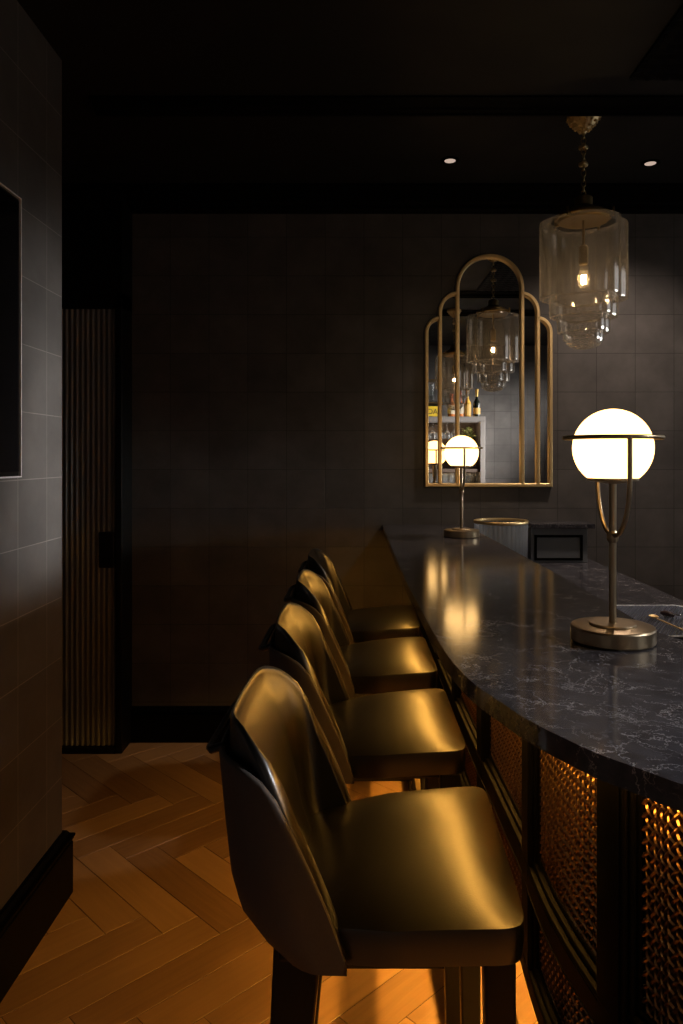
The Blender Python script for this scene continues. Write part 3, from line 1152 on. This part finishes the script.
def build_seat():
    bm = bmesh.new()
    N = 26
    x0, x1 = -.105, .262

    def half_w(x):
        return interp([-.105, -.05, .06, .258], [.182, .200, .228, .238], x)

    def outline(u, v):
        # rounded square map, u along x, v along y in [-1,1]
        e = 13.0
        m = max(abs(u), abs(v))
        if m > 1e-9:
            k = m / ((abs(u) ** e + abs(v) ** e) ** (1 / e))
            u2, v2 = u * k, v * k
        else:
            u2, v2 = u, v
        x = (x0 + x1) / 2 + u2 * (x1 - x0) / 2
        return x, v2 * half_w(x)
    rows = []
    for i in range(N + 1):
        row = []
        for j in range(N + 1):
            u = math.sin((i / N - .5) * PI) * .5 + (i / N * 2 - 1) * .5
            v = math.sin((j / N - .5) * PI) * .5 + (j / N * 2 - 1) * .5
            x, y = outline(u, v)
            du, dv = 1 - abs(u) ** 5, 1 - abs(v) ** 3.6
            zz = .761 + .019 * (max(0, du) ** .9) * (max(0, dv) ** .9) + .018 * u - .005 * u * u
            row.append(bm.verts.new((x, y, zz)))
        rows.append(row)
    for i in range(N):
        for j in range(N):
            bm.faces.new((rows[i][j], rows[i + 1][j], rows[i + 1][j + 1], rows[i][j + 1]))
    per = [rows[i][0] for i in range(N)] + [rows[N][j] for j in range(N)] + [rows[i][N] for i in range(N, 0, -1)] + [rows[0][j] for j in range(N, 0, -1)]
    prev = per
    for dz, sc_ in ((.004, 1.004), (.030, 1.004), (.056, .99)):
        cur = []
        for v in per:
            cx_ = .054
            cur.append(bm.verts.new((cx_ + (v.co.x - cx_) * sc_, v.co.y * sc_, v.co.z - dz)))
        for k in range(len(per)):
            j = (k + 1) % len(per)
            bm.faces.new((prev[k], prev[j], cur[j], cur[k]))
        prev = cur
    bm.faces.new(prev[::-1])
    return bm


def taper_leg(p0, p1, wx0, wy0, wx1, wy1):
    bm = bmesh.new()
    p0, p1 = Vector(p0), Vector(p1)
    rows = []
    for k in range(7):
        t = k / 6
        c = p0.lerp(p1, t)
        a, b = wx0 + (wx1 - wx0) * t, wy0 + (wy1 - wy0) * t
        rows.append([bm.verts.new((c.x + sx * a / 2, c.y + sy * b / 2, c.z)) for sx, sy in ((-1, -1), (1, -1), (1, 1), (-1, 1))])
    for r0, r1_ in zip(rows, rows[1:]):
        for k in range(4):
            bm.faces.new((r0[k], r0[(k + 1) % 4], r1_[(k + 1) % 4], r1_[k]))
    bm.faces.new(rows[0]); bm.faces.new(rows[-1][::-1])
    return bm


STOOL_LABELS = ['nearest and largest black leather bar stool, its taupe shell side in full view',
                'second bar stool from the front, directly behind the nearest one',
                'third bar stool from the front, next but one to the far wall',
                'farthest and smallest-looking bar stool, closest to the tiled far wall']
SG = 'four leather bar stools along the bar'
st0 = thing('bar_stool', STOOL_LABELS[0], 'bar stool', (0, 1.335, 0), math.radians(-2), SG)
sh = obj('back_shell', build_shell(0, .011, 0, 4), M_SHELL, st0, smooth=True, angle=50)
sh['label'] = 'taupe outer shell'
cu = obj('back_cushion', build_shell(.0115, .052, lambda x: interp([-.215, -.17, -.12, -.08, -.03], [.056, .034, .012, .009, .004], x), 8, .050, zb=ZBOT + .04, nz=18), M_LEATHER, st0, smooth=True, angle=60)
obj('seat_cushion', build_seat(), M_LEATHER, st0, smooth=True, angle=50)
bm = boxbm(-.115, .240, -.205, .205, .692, .7125)
obj('seat_frame', bm, M_WOODBLK, st0, bevel=.006)
for sy in (-1, 1):
    obj('leg', taper_leg((.222, sy * .200, .712), (.232, sy * .208, 0), .048, .042, .032, .030), M_WOODBLK, st0, bevel=.004)
    obj('leg', taper_leg((-.085, sy * .175, .712), (-.135, sy * .20, 0), .075, .045, .036, .030), M_WOODBLK, st0, bevel=.004)
bm = boxbm(.2125, .2355, -.19, .19, .26, .285)
fb = obj('footrest', bm, M_WOODBLK, st0, bevel=.003)
obj('wear_strip', boxbm(.211, .237, -.18, .18, .285, .288), M_BRASSD, fb)
for sy in (-1, 1):
    obj('stretcher', boxbm(-.10, .215, sy * .196 - .009, sy * .196 + .009, .235, .258), M_WOODBLK, st0, bevel=.003)
bm = bmesh.new()
hp = [(-.238, -.10, 1.018), (-.258, -.098, 1.014), (-.262, -.05, 1.010), (-.262, .05, 1.010), (-.258, .098, 1.014), (-.238, .10, 1.018)]
hp = [(-.214, -.12, .992), (-.236, -.12, .985), (-.243, -.10, .98), (-.243, .10, .98), (-.236, .12, .985), (-.214, .12, .992)]
tube(bm, hp, .0075, 10)
obj('back_handle', bm, M_BLKMETAL, st0, smooth=True)
for k, y in enumerate((1.985, 2.62, 3.24)):
    dup(st0, (0, y, 0), math.radians((0, .5, -.5)[k]), STOOL_LABELS[k + 1], SG)

# ================================================================== TABLE LAMPS
def make_lamp(loc, label):
    t = thing('table_lamp', label, 'table lamp', loc, 0, 'globe lamps on the bar')
    GZ = .3695
    bm = lathe(bmesh.new(), [(0, 0), (.074, 0), (.0770, .002), (.0780, .004), (.0780, .027), (.0765, .030), (.074, .031), (0, .031)], 80)
    ba = obj('base', bm, M_BRONZE, t, smooth=True, angle=25)
    obj('base_disc', lathe(bmesh.new(), [(0, .031), (.043, .031), (.043, .0345), (.0415, .036), (0, .036)], 60), M_BRONZE, ba, smooth=True, angle=25)
    obj('stem', tube(bmesh.new(), [(0, 0, .036), (0, 0, .3045)], .0070, 20), M_BRONZE, t, smooth=True)
    bm = lathe(bmesh.new(), [(0, .186), (.006, .187), (.0105, .193), (.0115, .2), (.0095, .207), (.007, .211), (0, .211)], 24)
    obj('collar', bm, M_BRONZE, t, smooth=True)
    # globe (opal glass, glowing), cut at the holder
    R = .0745
    pr = []
    a0 = -math.acos(.046 / R)
    for k in range(41):
        a = a0 + (PI / 2 - a0) * k / 40
        pr.append((R * math.cos(a) if k < 40 else 0, GZ + R * math.sin(a)))
    pr = [(0, pr[0][1])] + pr
    obj('globe_shade', lathe(bmesh.new(), pr, 64), M_GLOBE, t, smooth=True)
    zh = pr[0][1]
    obj('globe_holder', lathe(bmesh.new(), [(0, zh - .010), (.012, zh - .010), (.040, zh - .005), (.0475, zh - .003), (.0475, zh + .003), (.044, zh + .0005), (0, zh + .0005)], 60), M_BRONZE, t, smooth=True, angle=30)
    RZ = .389
    ring = bmesh.new()
    torus(ring, .0890, .0042, (0, 0, RZ), seg=96, n=14)
    obj('ring', ring, M_BRONZE, t, smooth=True)
    for sy in (-1, 1):
        P = [(0, sy * .0890, RZ)]
        for k in range(13):
            q = k / 12
            P.append((0, sy * .0890, RZ - .002 - .075 * q))
        # long sweeping curve into the stem
        z0 = RZ - .002 - .075
        for k in range(1, 25):
            a = PI / 2 * k / 24
            P.append((0, sy * (.007 + .0820 * math.cos(a)), z0 - (z0 - .203) * math.sin(a) ** 1.0))
        tube_bm = tube(bmesh.new(), P, .0045, 12)
        obj('yoke_arm', tube_bm, M_BRONZE, t, smooth=True)
    return t


lamp = make_lamp((.489, 1.415, ZT), 'large nearer brass table lamp with glowing white globe at right on bar')
dup(lamp, (.459, 3.25, ZT), 0, 'smaller-looking brass globe lamp at the far end of bar before the mirror', 'globe lamps on the bar')

# ================================================================== PENDANT LIGHTS (origin at the ceiling)
def lobed(rot):
    c, a = .38, .62
    def f(t):
        q = (t - rot + PI / 4) % (PI / 2) - PI / 4
        return c * math.cos(q) + math.sqrt(a * a - (c * math.sin(q)) ** 2)
    return f


def make_pendant(loc, label):
    t = thing('pendant_light', label, 'pendant light', loc, 0, 'tiered glass pendants over the bar')
    Z = lambda z: z - CEIL
    rad = lobed(-PI / 2 + math.radians(9))
    tiers = [(.172, 2.372, 2.074), (.134, 2.082, 2.004), (.103, 2.012, 1.944), (.079, 1.952, 1.912)]
    for k, (R, z1_, z0_) in enumerate(tiers):
        nxt = tiers[k + 1][0] - .004 if k < 3 else None
        pr = []
        if k == 0:
            pr += [(R - .045, Z(z1_) + .004), (R - .012, Z(z1_) + .002)]
        pr += [(R - .003, Z(z1_) - .002), (R, Z(z1_) - .010)]
        pr += [(R, Z(z0_) + .008), (R - .002, Z(z0_) + .002), (R - .008, Z(z0_))]
        if nxt:
            pr += [(nxt, Z(z0_) + .001)]
        bm = lathe(bmesh.new(), pr, 144, rad=rad)
        obj('glass_tier', bm, M_GLASS, t, smooth=True, solid=.003, angle=30)
    # dome at the foot
    pr = []
    for k in range(10):
        a = PI / 2 * k / 9
        pr.append((.071 * math.cos(a) if k < 9 else 0, Z(1.913) - .030 * math.sin(a)))
    obj('glass_dome', lathe(bmesh.new(), pr, 96, rad=rad), M_GLASSB, t, smooth=True, solid=.003, angle=60)
    # brass cap
    pr = [(0, 2.386), (.104, 2.386), (.108, 2.390), (.108, 2.398), (.100, 2.402), (.082, 2.404), (.078, 2.415), (.056, 2.424), (.040, 2.432), (.034, 2.438), (.034, 2.468), (.028, 2.473), (.010, 2.476), (0, 2.476)]
    cap = obj('brass_cap', lathe(bmesh.new(), [(r, Z(z)) for r, z in pr], 56), M_BRASSD, t, smooth=True, angle=30)
    for k in range(4):
        bm = bmesh.new()
        a = PI / 4 + k * PI / 2
        tube(bm, [(.095 * math.cos(a), .095 * math.sin(a), Z(2.39)), (.125 * math.cos(a), .125 * math.sin(a), Z(2.385))], .006, 8)
        tube(bm, [(.122 * math.cos(a), .122 * math.sin(a), Z(2.372)), (.122 * math.cos(a), .122 * math.sin(a), Z(2.408))], .005, 8)
        obj('cap_screw', bm, M_BRASSD, cap, smooth=True)
    obj('inner_reflector', lathe(bmesh.new(), [(.098, Z(2.3855)), (.092, Z(2.376)), (.06, Z(2.380)), (0, Z(2.381))], 48), M_BRASSD, cap, smooth=True)
    # rod, socket, bulb
    rod = obj('rod', tube(bmesh.new(), [(0, 0, Z(2.381)), (0, 0, Z(2.275))], .005, 12), M_BRASSD, t, smooth=True)
    obj('socket', lathe(bmesh.new(), [(0, Z(2.285)), (.012, Z(2.285)), (.0175, Z(2.278)), (.0175, Z(2.215)), (.014, Z(2.210)), (0, Z(2.210))], 28), M_BRASSD, t, smooth=True, angle=30)
    pr = [(0, 2.120), (.010, 2.122), (.0195, 2.132), (.0235, 2.148), (.0215, 2.166), (.0150, 2.186), (.0128, 2.200), (.0128, 2.210)]
    bulb = obj('bulb', lathe(bmesh.new(), [(r, Z(z)) for r, z in pr], 32), M_BULB, t, smooth=True)
    bm = bmesh.new()
    P = []
    for k in range(9):
        a = 2 * PI * k / 8
        rr_ = .008
        P.append((rr_ * math.cos(a), rr_ * math.sin(a), Z(2.168 if k % 2 else 2.140)))
    tube(bm, P, .0015, 6)
    obj('filament', bm, M_FILA, bulb)
    # chain
    bm = bmesh.new()
    zc_ = 2.474
    k = 0
    while zc_ < 2.735:
        M = Matrix.Rotation(PI / 2, 3, 'X')
        if k % 2:
            M = Matrix.Rotation(PI / 2, 3, 'Z') @ M
        S = Matrix.Diagonal((1, 1, 1.55)) 
        torus(bm, .0085, .0022, (0, 0, Z(zc_ + .011)), M=S.to_3x3() @ M, seg=20, n=6)
        zc_ += .0205; k += 1
    ch = obj('chain', bm, M_BRASSD, t, smooth=True)
    for zz in (2.60, 2.665):
        bm = bmesh.new()
        for a in (0, 2 * PI / 3, 4 * PI / 3):
            lathe(bm, [(0, -.011), (.008, -.007), (.0105, 0), (.008, .007), (0, .011)], 14, (.010 * math.cos(a + .4), .010 * math.sin(a + .4), Z(zz)))
        obj('chain_bead', bm, M_BRASS, ch, smooth=True)
    # ceiling rose with beads
    pr = [(0, -.072), (.008, -.072), (.012, -.066), (.020, -.058), (.034, -.047), (.050, -.032), (.058, -.018), (.062, -.010), (.062, 0), (0, 0)]
    ro = obj('ceiling_rose', lathe(bmesh.new(), pr, 40, rad=lambda q: 1 + .05 * math.cos(12 * q)), M_BRASS, t, smooth=True, angle=40)
    bm = bmesh.new()
    for r_, z_, n_ in ((.060, -.016, 16), (.048, -.034, 13), (.033, -.050, 9), (.018, -.063, 6)):
        for k in range(n_):
            a = 2 * PI * (k + .5 * (n_ % 2)) / n_
            lathe(bm, [(0, -.006), (.0055, -.003), (.0065, .0), (.0055, .003), (0, .006)], 8, (r_ * math.cos(a), r_ * math.sin(a), z_))
    obj('rose_beads', bm, M_BRASS, ro, smooth=True)
    return t


pend = make_pendant((.877, 2.865, CEIL), 'tiered clear glass pendant hanging in full view over the work counter')
dup(pend, (.877, .948, CEIL), 0, 'second tiered glass pendant, seen only as the smaller left reflection in mirror', 'tiered glass pendants over the bar')

# ================================================================== DOWNLIGHTS
def make_down(loc, label):
    t = thing('downlight', label, 'downlight', loc, 0, 'recessed ceiling downlights')
    obj('trim_ring', lathe(bmesh.new(), [(.022, 0), (.042, 0), (.042, -.003), (.036, -.006), (.026, -.005), (.022, 0)], 32), M_TRIM, t, smooth=True)
    obj('lens', lathe(bmesh.new(), [(0, -.0045), (.0245, -.0045), (.0245, -.0005), (0, -.0005)], 32), M_DOWN, t)
    return t


dl = make_down((.415, 3.30, CEIL), 'small recessed downlight in dark ceiling above the mirror, left of pendant')
dup(dl, (1.32, 3.33, CEIL), 0, 'small recessed downlight in dark ceiling right of the pendant chain', 'recessed ceiling downlights')

# ================================================================== SHELVING BEHIND THE CAMERA (seen in the mirror)
SY = -.85                                      # front of the unit
DP = 2 * D - SY
def rx(x): return (x - CX) * DP / F
def rz_(y): return H - (y - CY) * DP / F


ux0, ux1, uzt = .45, rx(485), rz_(416.5)
un = thing('shelf_unit', 'grey framed back bar shelf unit with bottles, seen in the mirror', 'shelf unit', ((ux0 + ux1) / 2, SY, 0))
ucx = (ux0 + ux1) / 2
dpt = SY - YB
hw = (ux1 - ux0) / 2
zs1, zs2 = rz_(469), rz_(486.5)
bm = bmesh.new()
box(bm, hw - .055, hw, -dpt, 0, 0, uzt - .055); box(bm, -hw, -hw + .055, -dpt, 0, 0, uzt - .055)
obj('side_post', bm, M_GREYFR, un, bevel=.003)
obj('top_panel', boxbm(-hw, hw, -dpt, 0, uzt - .055, uzt), M_GREYFR, un, bevel=.003)
obj('back_panel', boxbm(-hw + .055, hw - .055, -dpt, -dpt + .015, 0, uzt - .055), M_DARKWD, un)
obj('shelf', boxbm(-hw + .055, hw - .055, -dpt + .015, -.02, zs1 - .022, zs1), M_DARKWD, un)
obj('shelf', boxbm(-hw + .055, hw - .055, -dpt + .015, -.02, 1.10, 1.122), M_DARKWD, un)
obj('lower_cupboard', boxbm(-hw + .055, hw - .055, -dpt + .015, -.01, 0, 1.10), M_DARKWD, un)
for zz in (uzt - .0605, zs1 - .0275):
    obj('led_strip', boxbm(-hw + .08, hw - .08, -.05, -.038, zz, zz + .005), M_LEDS, un)
bm = bmesh.new()
box(bm, -hw + .055, hw - .055, -.022, -.010, uzt - .068, uzt - .055)
obj('front_lip', bm, M_GREYFR, un)
obj('front_lip', boxbm(-hw + .055, hw - .055, -.032, -.022, zs1 - .036, zs1 - .022), M_DARKWD, un)
# stemware rail under the top
bm = bmesh.new()
for k in range(8):
    xx = -hw + .12 + k * .066
    box(bm, xx - .004, xx + .004, -dpt + .03, -.06, uzt - .063, uzt - .0555)
obj('glass_rail', bm, M_BRASSD, un)
# wall shelf with green glass, above on the left
wz = rz_(401.5)
ws = thing('wall_shelf', 'brass wall shelf above the shelf unit, upper left in the mirror', 'shelf', (.77, YB, wz))
obj('shelf_board', boxbm(-.32, .32, 0, .20, -.012, 0), M_BRASSD, ws)
obj('shelf_top', boxbm(-.32, .205, 0, .20, .258, .268), M_BRASSD, ws)
bm = bmesh.new()
for xx in (-.31, .196):
    box(bm, xx - .005, xx + .005, .19, .20, 0, .258)
obj('shelf_post', bm, M_BRASSD, ws)


def bottle(x, y, z, hgt, r, body, label, kind, capm, labm, neckfrac=.62, labz=(.12, .5)):
    t = thing('bottle', label, 'bottle', (x, y, z), 0, kind)
    nr = r * .34
    pr = [(0, 0), (r * .96, 0), (r, .006), (r, hgt * .50)]
    for k in range(1, 9):
        q = k / 8
        pr.append((nr + (r - nr) * (.5 + .5 * math.cos(PI * q)), hgt * (.50 + (neckfrac + .06 - .50) * q)))
    pr += [(nr, hgt * .90), (nr * 1.25, hgt * .905), (nr * 1.25, hgt * .93), (0, hgt * .93)]
    obj('glass_body', lathe(bmesh.new(), pr, 28), body, t, smooth=True, angle=40)
    obj('foil_cap', lathe(bmesh.new(), [(nr * 1.05, hgt * .72), (nr * 1.3, hgt * .90), (nr * 1.45, hgt * .91), (nr * 1.45, hgt * .985), (nr * 1.1, hgt), (0, hgt)], 24), capm, t, smooth=True, angle=40)
    obj('paper_label', lathe(bmesh.new(), [(r * 1.0, hgt * labz[0]), (r * 1.025, hgt * labz[0]), (r * 1.025, hgt * labz[1]), (r * 1.0, hgt * labz[1])], 28), labm, t, smooth=True)
    return t


G_AMBER = M_simple('amber_bottle', (.42, .13, .03), .12)
G_DARK = M_simple('dark_bottle', (.012, .014, .010), .1)
G_GREEN = M_simple('green_bottle', (.03, .07, .02), .12)
C_GOLD = M_simple('gold_foil', (.80, .55, .18), .3, metal=.8)
C_RED = M_simple('copper_red_foil', (.40, .07, .03), .35)
L_CREAM = M_simple('cream_label', (.80, .70, .52), .6)
L_GOLD = M_simple('gold_label', (.85, .52, .14), .45)
G_GOLD = M_simple('golden_bottle', (.62, .36, .07), .15)
BG = 'bottles on top of the shelf unit'
by = SY - .12
bd = 2 * D - by
bx = lambda x: (x - CX) * bd / F
bh = lambda y: H - (y - CY) * bd / F
bottle(bx(451.5), by, uzt, .27, .045, G_AMBER, 'amber spirit bottle with cream label, leftmost bottle on shelf unit', BG, C_RED, L_CREAM)
bottle(bx(460.5), by, uzt, .30, .036, G_AMBER, 'amber bottle with cream label and red cap behind the frame bar', BG, C_RED, L_CREAM)
bottle(bx(467.5), by, uzt, .315, .039, G_GOLD, 'golden bottle with gold foil neck and large gold label', BG, C_GOLD, L_GOLD, labz=(.06, .46))
bottle(bx(476.6), by, uzt, .325, .040, G_DARK, 'dark champagne bottle with gold foil and gold band, rightmost bottle', BG, C_GOLD, L_GOLD, labz=(.1, .32))
bottle(.63, YB + .10, wz, .235, .036, G_GREEN, 'dark green bottle standing on the brass wall shelf', 'green bottles on the wall shelf', G_GREEN, G_GREEN)
bottle(.79, YB + .10, wz, .240, .036, G_GREEN, 'green bottle beside the clear vase on the brass wall shelf', 'green bottles on the wall shelf', G_GREEN, G_GREEN)
vz = obj('vase', lathe(bmesh.new(), [(0, 0), (.03, 0), (.034, .01), (.026, .12), (.036, .22), (.033, .22), (.023, .12), (.030, .014), (0, .012)], 28), M_CLEAR, None, smooth=True)
vz.location = (.875, YB + .11, wz)
tag(vz, 'tall clear glass vase on the brass wall shelf', 'vase')
# yellow box with lettering (reads the right way round in the mirror)
yb0, yb1 = rx(425.5), rx(441.5)
yx = thing('yellow_box', 'bright yellow box with dark capital letters on top of shelf unit', 'box', ((yb0 + yb1) / 2, SY - .10, uzt))
bw = (yb1 - yb0) / 2
obj('carton', boxbm(-bw, bw, -.10, .06, 0, .118), M_simple('yellow_card', (.82, .56, .03), .5), yx, bevel=.002)
cv = bpy.data.curves.new('lettering', 'FONT'); cv.body = 'OAR'; cv.size = .085; cv.extrude = .001; cv.align_x = 'LEFT'
to = bpy.data.objects.new('lettering', cv); COL.objects.link(to)
dg = bpy.context.evaluated_depsgraph_get()
me = bpy.data.meshes.new_from_object(to.evaluated_get(dg))
bpy.data.objects.remove(to)
bm = bmesh.new(); bm.from_mesh(me)
# text lies in xy: put it upright, facing +y. Seen from the front (+y) x runs right-to-left, so in the mirror it reads on
bmesh.ops.transform(bm, matrix=Matrix(((1, 0, 0, -bw + .018), (0, 0, 1, .0612), (0, 1, 0, .030), (0, 0, 0, 1))), verts=bm.verts)
obj('lettering', bm, M_simple('dark_ink', (.05, .035, .01), .6), yx)
# tumblers on the lower shelf
gz = 1.1225
def tumbler_bm():
    return lathe(bmesh.new(), [(0, 0), (.030, 0), (.033, .004), (.037, .145), (.0345, .145), (.030, .010), (0, .008)], 28)


k = 0
for row in range(2):
    for j in range(8):
        xx = .84 + j * .075 + (.02 if row else 0)
        if xx > ux1 - .09:
            continue
        loc = (xx, SY - .10 - row * .10, gz)
        if k == 0:
            tm = obj('tumbler', tumbler_bm(), M_CLEAR, None, smooth=True, angle=50)
            tag(tm, 'clear highball tumbler among the glasses on lower shelf of shelf unit', 'glass', 'tumblers on the lower shelf')
            t = tm
        else:
            t = tm.copy(); COL.objects.link(t)
        t.location = loc; k += 1
# hanging wine glasses under the top
def wine_bm():
    return lathe(bmesh.new(), [(0, 0), (.032, -.001), (.032, -.004), (.006, -.008), (.004, -.02), (.004, -.085), (.012, -.095), (.034, -.120), (.040, -.150), (.036, -.19), (.034, -.19), (.037, -.150), (.031, -.122), (.010, -.099), (0, -.097)], 24)


k = 0
for j in range(5):
    xx = .80 + j * .082
    loc = (xx, SY - .12, uzt - .0632)
    if k == 0:
        wgl = obj('wine_glass', wine_bm(), M_CLEAR, None, smooth=True, angle=60)
        tag(wgl, 'stemmed wine glass hanging upside down under shelf unit top', 'glass', 'hanging wine glasses')
        t = wgl
    else:
        t = wgl.copy(); COL.objects.link(t)
    t.location = loc; k += 1
# leafy plant in the right bay
pp = thing('potted_plant', 'leafy pale green plant in the right bay of the shelf unit', 'plant', (1.295, SY - .16, zs1 + .0005))
obj('pot', lathe(bmesh.new(), [(0, 0), (.045, 0), (.055, .004), (.066, .11), (.060, .11), (.052, .09), (0, .09)], 28), M_simple('glazed_pot', (.35, .27, .12), .35), pp, smooth=True)
rr = random.Random(11)
bms = [bmesh.new(), bmesh.new()]
for k in range(190):
    a = rr.random() * 2 * PI
    rad_ = .01 + rr.random() * .05
    z = .15 + rr.random() * .31
    c = Vector((rad_ * math.cos(a), rad_ * math.sin(a) * .9, z))
    ln, wd = .035 + rr.random() * .02, .012 + rr.random() * .006
    di = Vector((math.cos(a + rr.uniform(-.8, .8)), math.sin(a + rr.uniform(-.8, .8)), rr.uniform(-.5, .9))).normalized()
    sd = di.cross(Vector((rr.uniform(-.4, .4), rr.uniform(-.4, .4), 1))).normalized()
    up = sd.cross(di)
    bmk = bms[k % 2]
    v = [bmk.verts.new(c + di * (ln * q) + sd * (wd * w_) + up * (.006 * u_)) for q, w_, u_ in ((0, 0, 0), (.35, -1, .4), (.4, 0, 0), (.35, 1, .4), (.75, -.7, .3), (.78, 0, -.1), (.75, .7, .3), (1, 0, -.6))]
    for f in ((0, 1, 2), (0, 2, 3), (1, 4, 5, 2), (2, 5, 6, 3), (4, 7, 5), (5, 7, 6)):
        bmk.faces.new([v[i] for i in f])
obj('foliage', bms[0], M_simple('pale_green_leaf', (.42, .50, .26), .45), pp)
obj('foliage', bms[1], M_simple('mid_green_leaf', (.16, .26, .10), .45), pp)
bm = bmesh.new()
for k in range(9):
    a = k * 2.1
    tube(bm, [(.012 * math.cos(a), .012 * math.sin(a), .085), (.03 * math.cos(a), .03 * math.sin(a), .2), (.05 * math.cos(a), .045 * math.sin(a), .42)], [.003, .0025, .0015], 6)
obj('stems', bm, M_simple('stem_green', (.12, .15, .05), .5), pp)

# ================================================================== LIGHTS
def area(name, loc, target, sx, sy, power, col, spread=180):
    l = bpy.data.lights.new(name, 'AREA'); l.shape = 'RECTANGLE'; l.size = sx; l.size_y = sy
    l.energy = power; l.color = col; l.spread = math.radians(spread)
    o = bpy.data.objects.new(name, l); COL.objects.link(o)
    o.location = loc
    d = Vector(target) - Vector(loc)
    o.rotation_euler = d.to_track_quat('-Z', 'Z').to_euler()
    return o


area('daylight_front', (XR - .02, 2.85, 1.48), (-1.0, 2.45, 1.42), 1.0, .5, 3.3, (1.0, .97, .94), 14.5)
area('door_fill', (XR - .02, 3.25, 1.5), (-1.38, 3.66, 1.25), .3, .4, .5, (.97, 1.0, .98), 13)  # added narrow beam, aimed at the door only to brighten it
area('ceiling_panel', (2.8, .85, CEIL - .02), (.30, .92, 1.1), .35, .35, 4.8, (.93, .95, 1.0), 31)
area('daylight_rear', (XR - .02, -.15, 1.84), (1.25, -.9, 1.5), .8, 1.2, 58, (1.0, .97, .94), 46)


def spot(name, loc, power, col, deg):
    l = bpy.data.lights.new(name, 'SPOT'); l.energy = power; l.color = col
    l.spot_size = math.radians(deg); l.spot_blend = 1.0; l.shadow_soft_size = .07
    o = bpy.data.objects.new(name, l); COL.objects.link(o); o.location = loc


spot('downlight_beam_right', (1.32, 3.33, CEIL - .012), 110, (1.0, .80, .66), 125)
spot('downlight_beam_left', (.415, 3.30, CEIL - .012), 5, (1.0, .80, .60), 110)

w = bpy.data.worlds.new('World'); scene.world = w; w.use_nodes = True
w.node_tree.nodes['Background'].inputs['Color'].default_value = (.5, .6, .8, 1)
w.node_tree.nodes['Background'].inputs['Strength'].default_value = 0.0

# ================================================================== CAMERA
cd = bpy.data.cameras.new('camera'); cam = bpy.data.objects.new('camera', cd); COL.objects.link(cam)
cd.sensor_fit = 'HORIZONTAL'; cd.sensor_width = 36; cd.lens = F / 683 * 36
cd.shift_x = -(CX - 341.5) / 683; cd.shift_y = -(512 - CY) / 683
cd.clip_start = .02
cam.location = (0, 0, H); cam.rotation_euler = (PI / 2, 0, 0)
scene.camera = cam
scene.view_settings.view_transform = 'Standard'
scene.view_settings.look = 'None'
scene.view_settings.gamma = 1
scene.view_settings.exposure = 0.0
scene.view_settings.use_curve_mapping = False
scene.cycles.max_bounces = 10
scene.cycles.transparent_max_bounces = 24
scene.cycles.sample_clamp_indirect = 4.0
scene.cycles.use_denoising = True
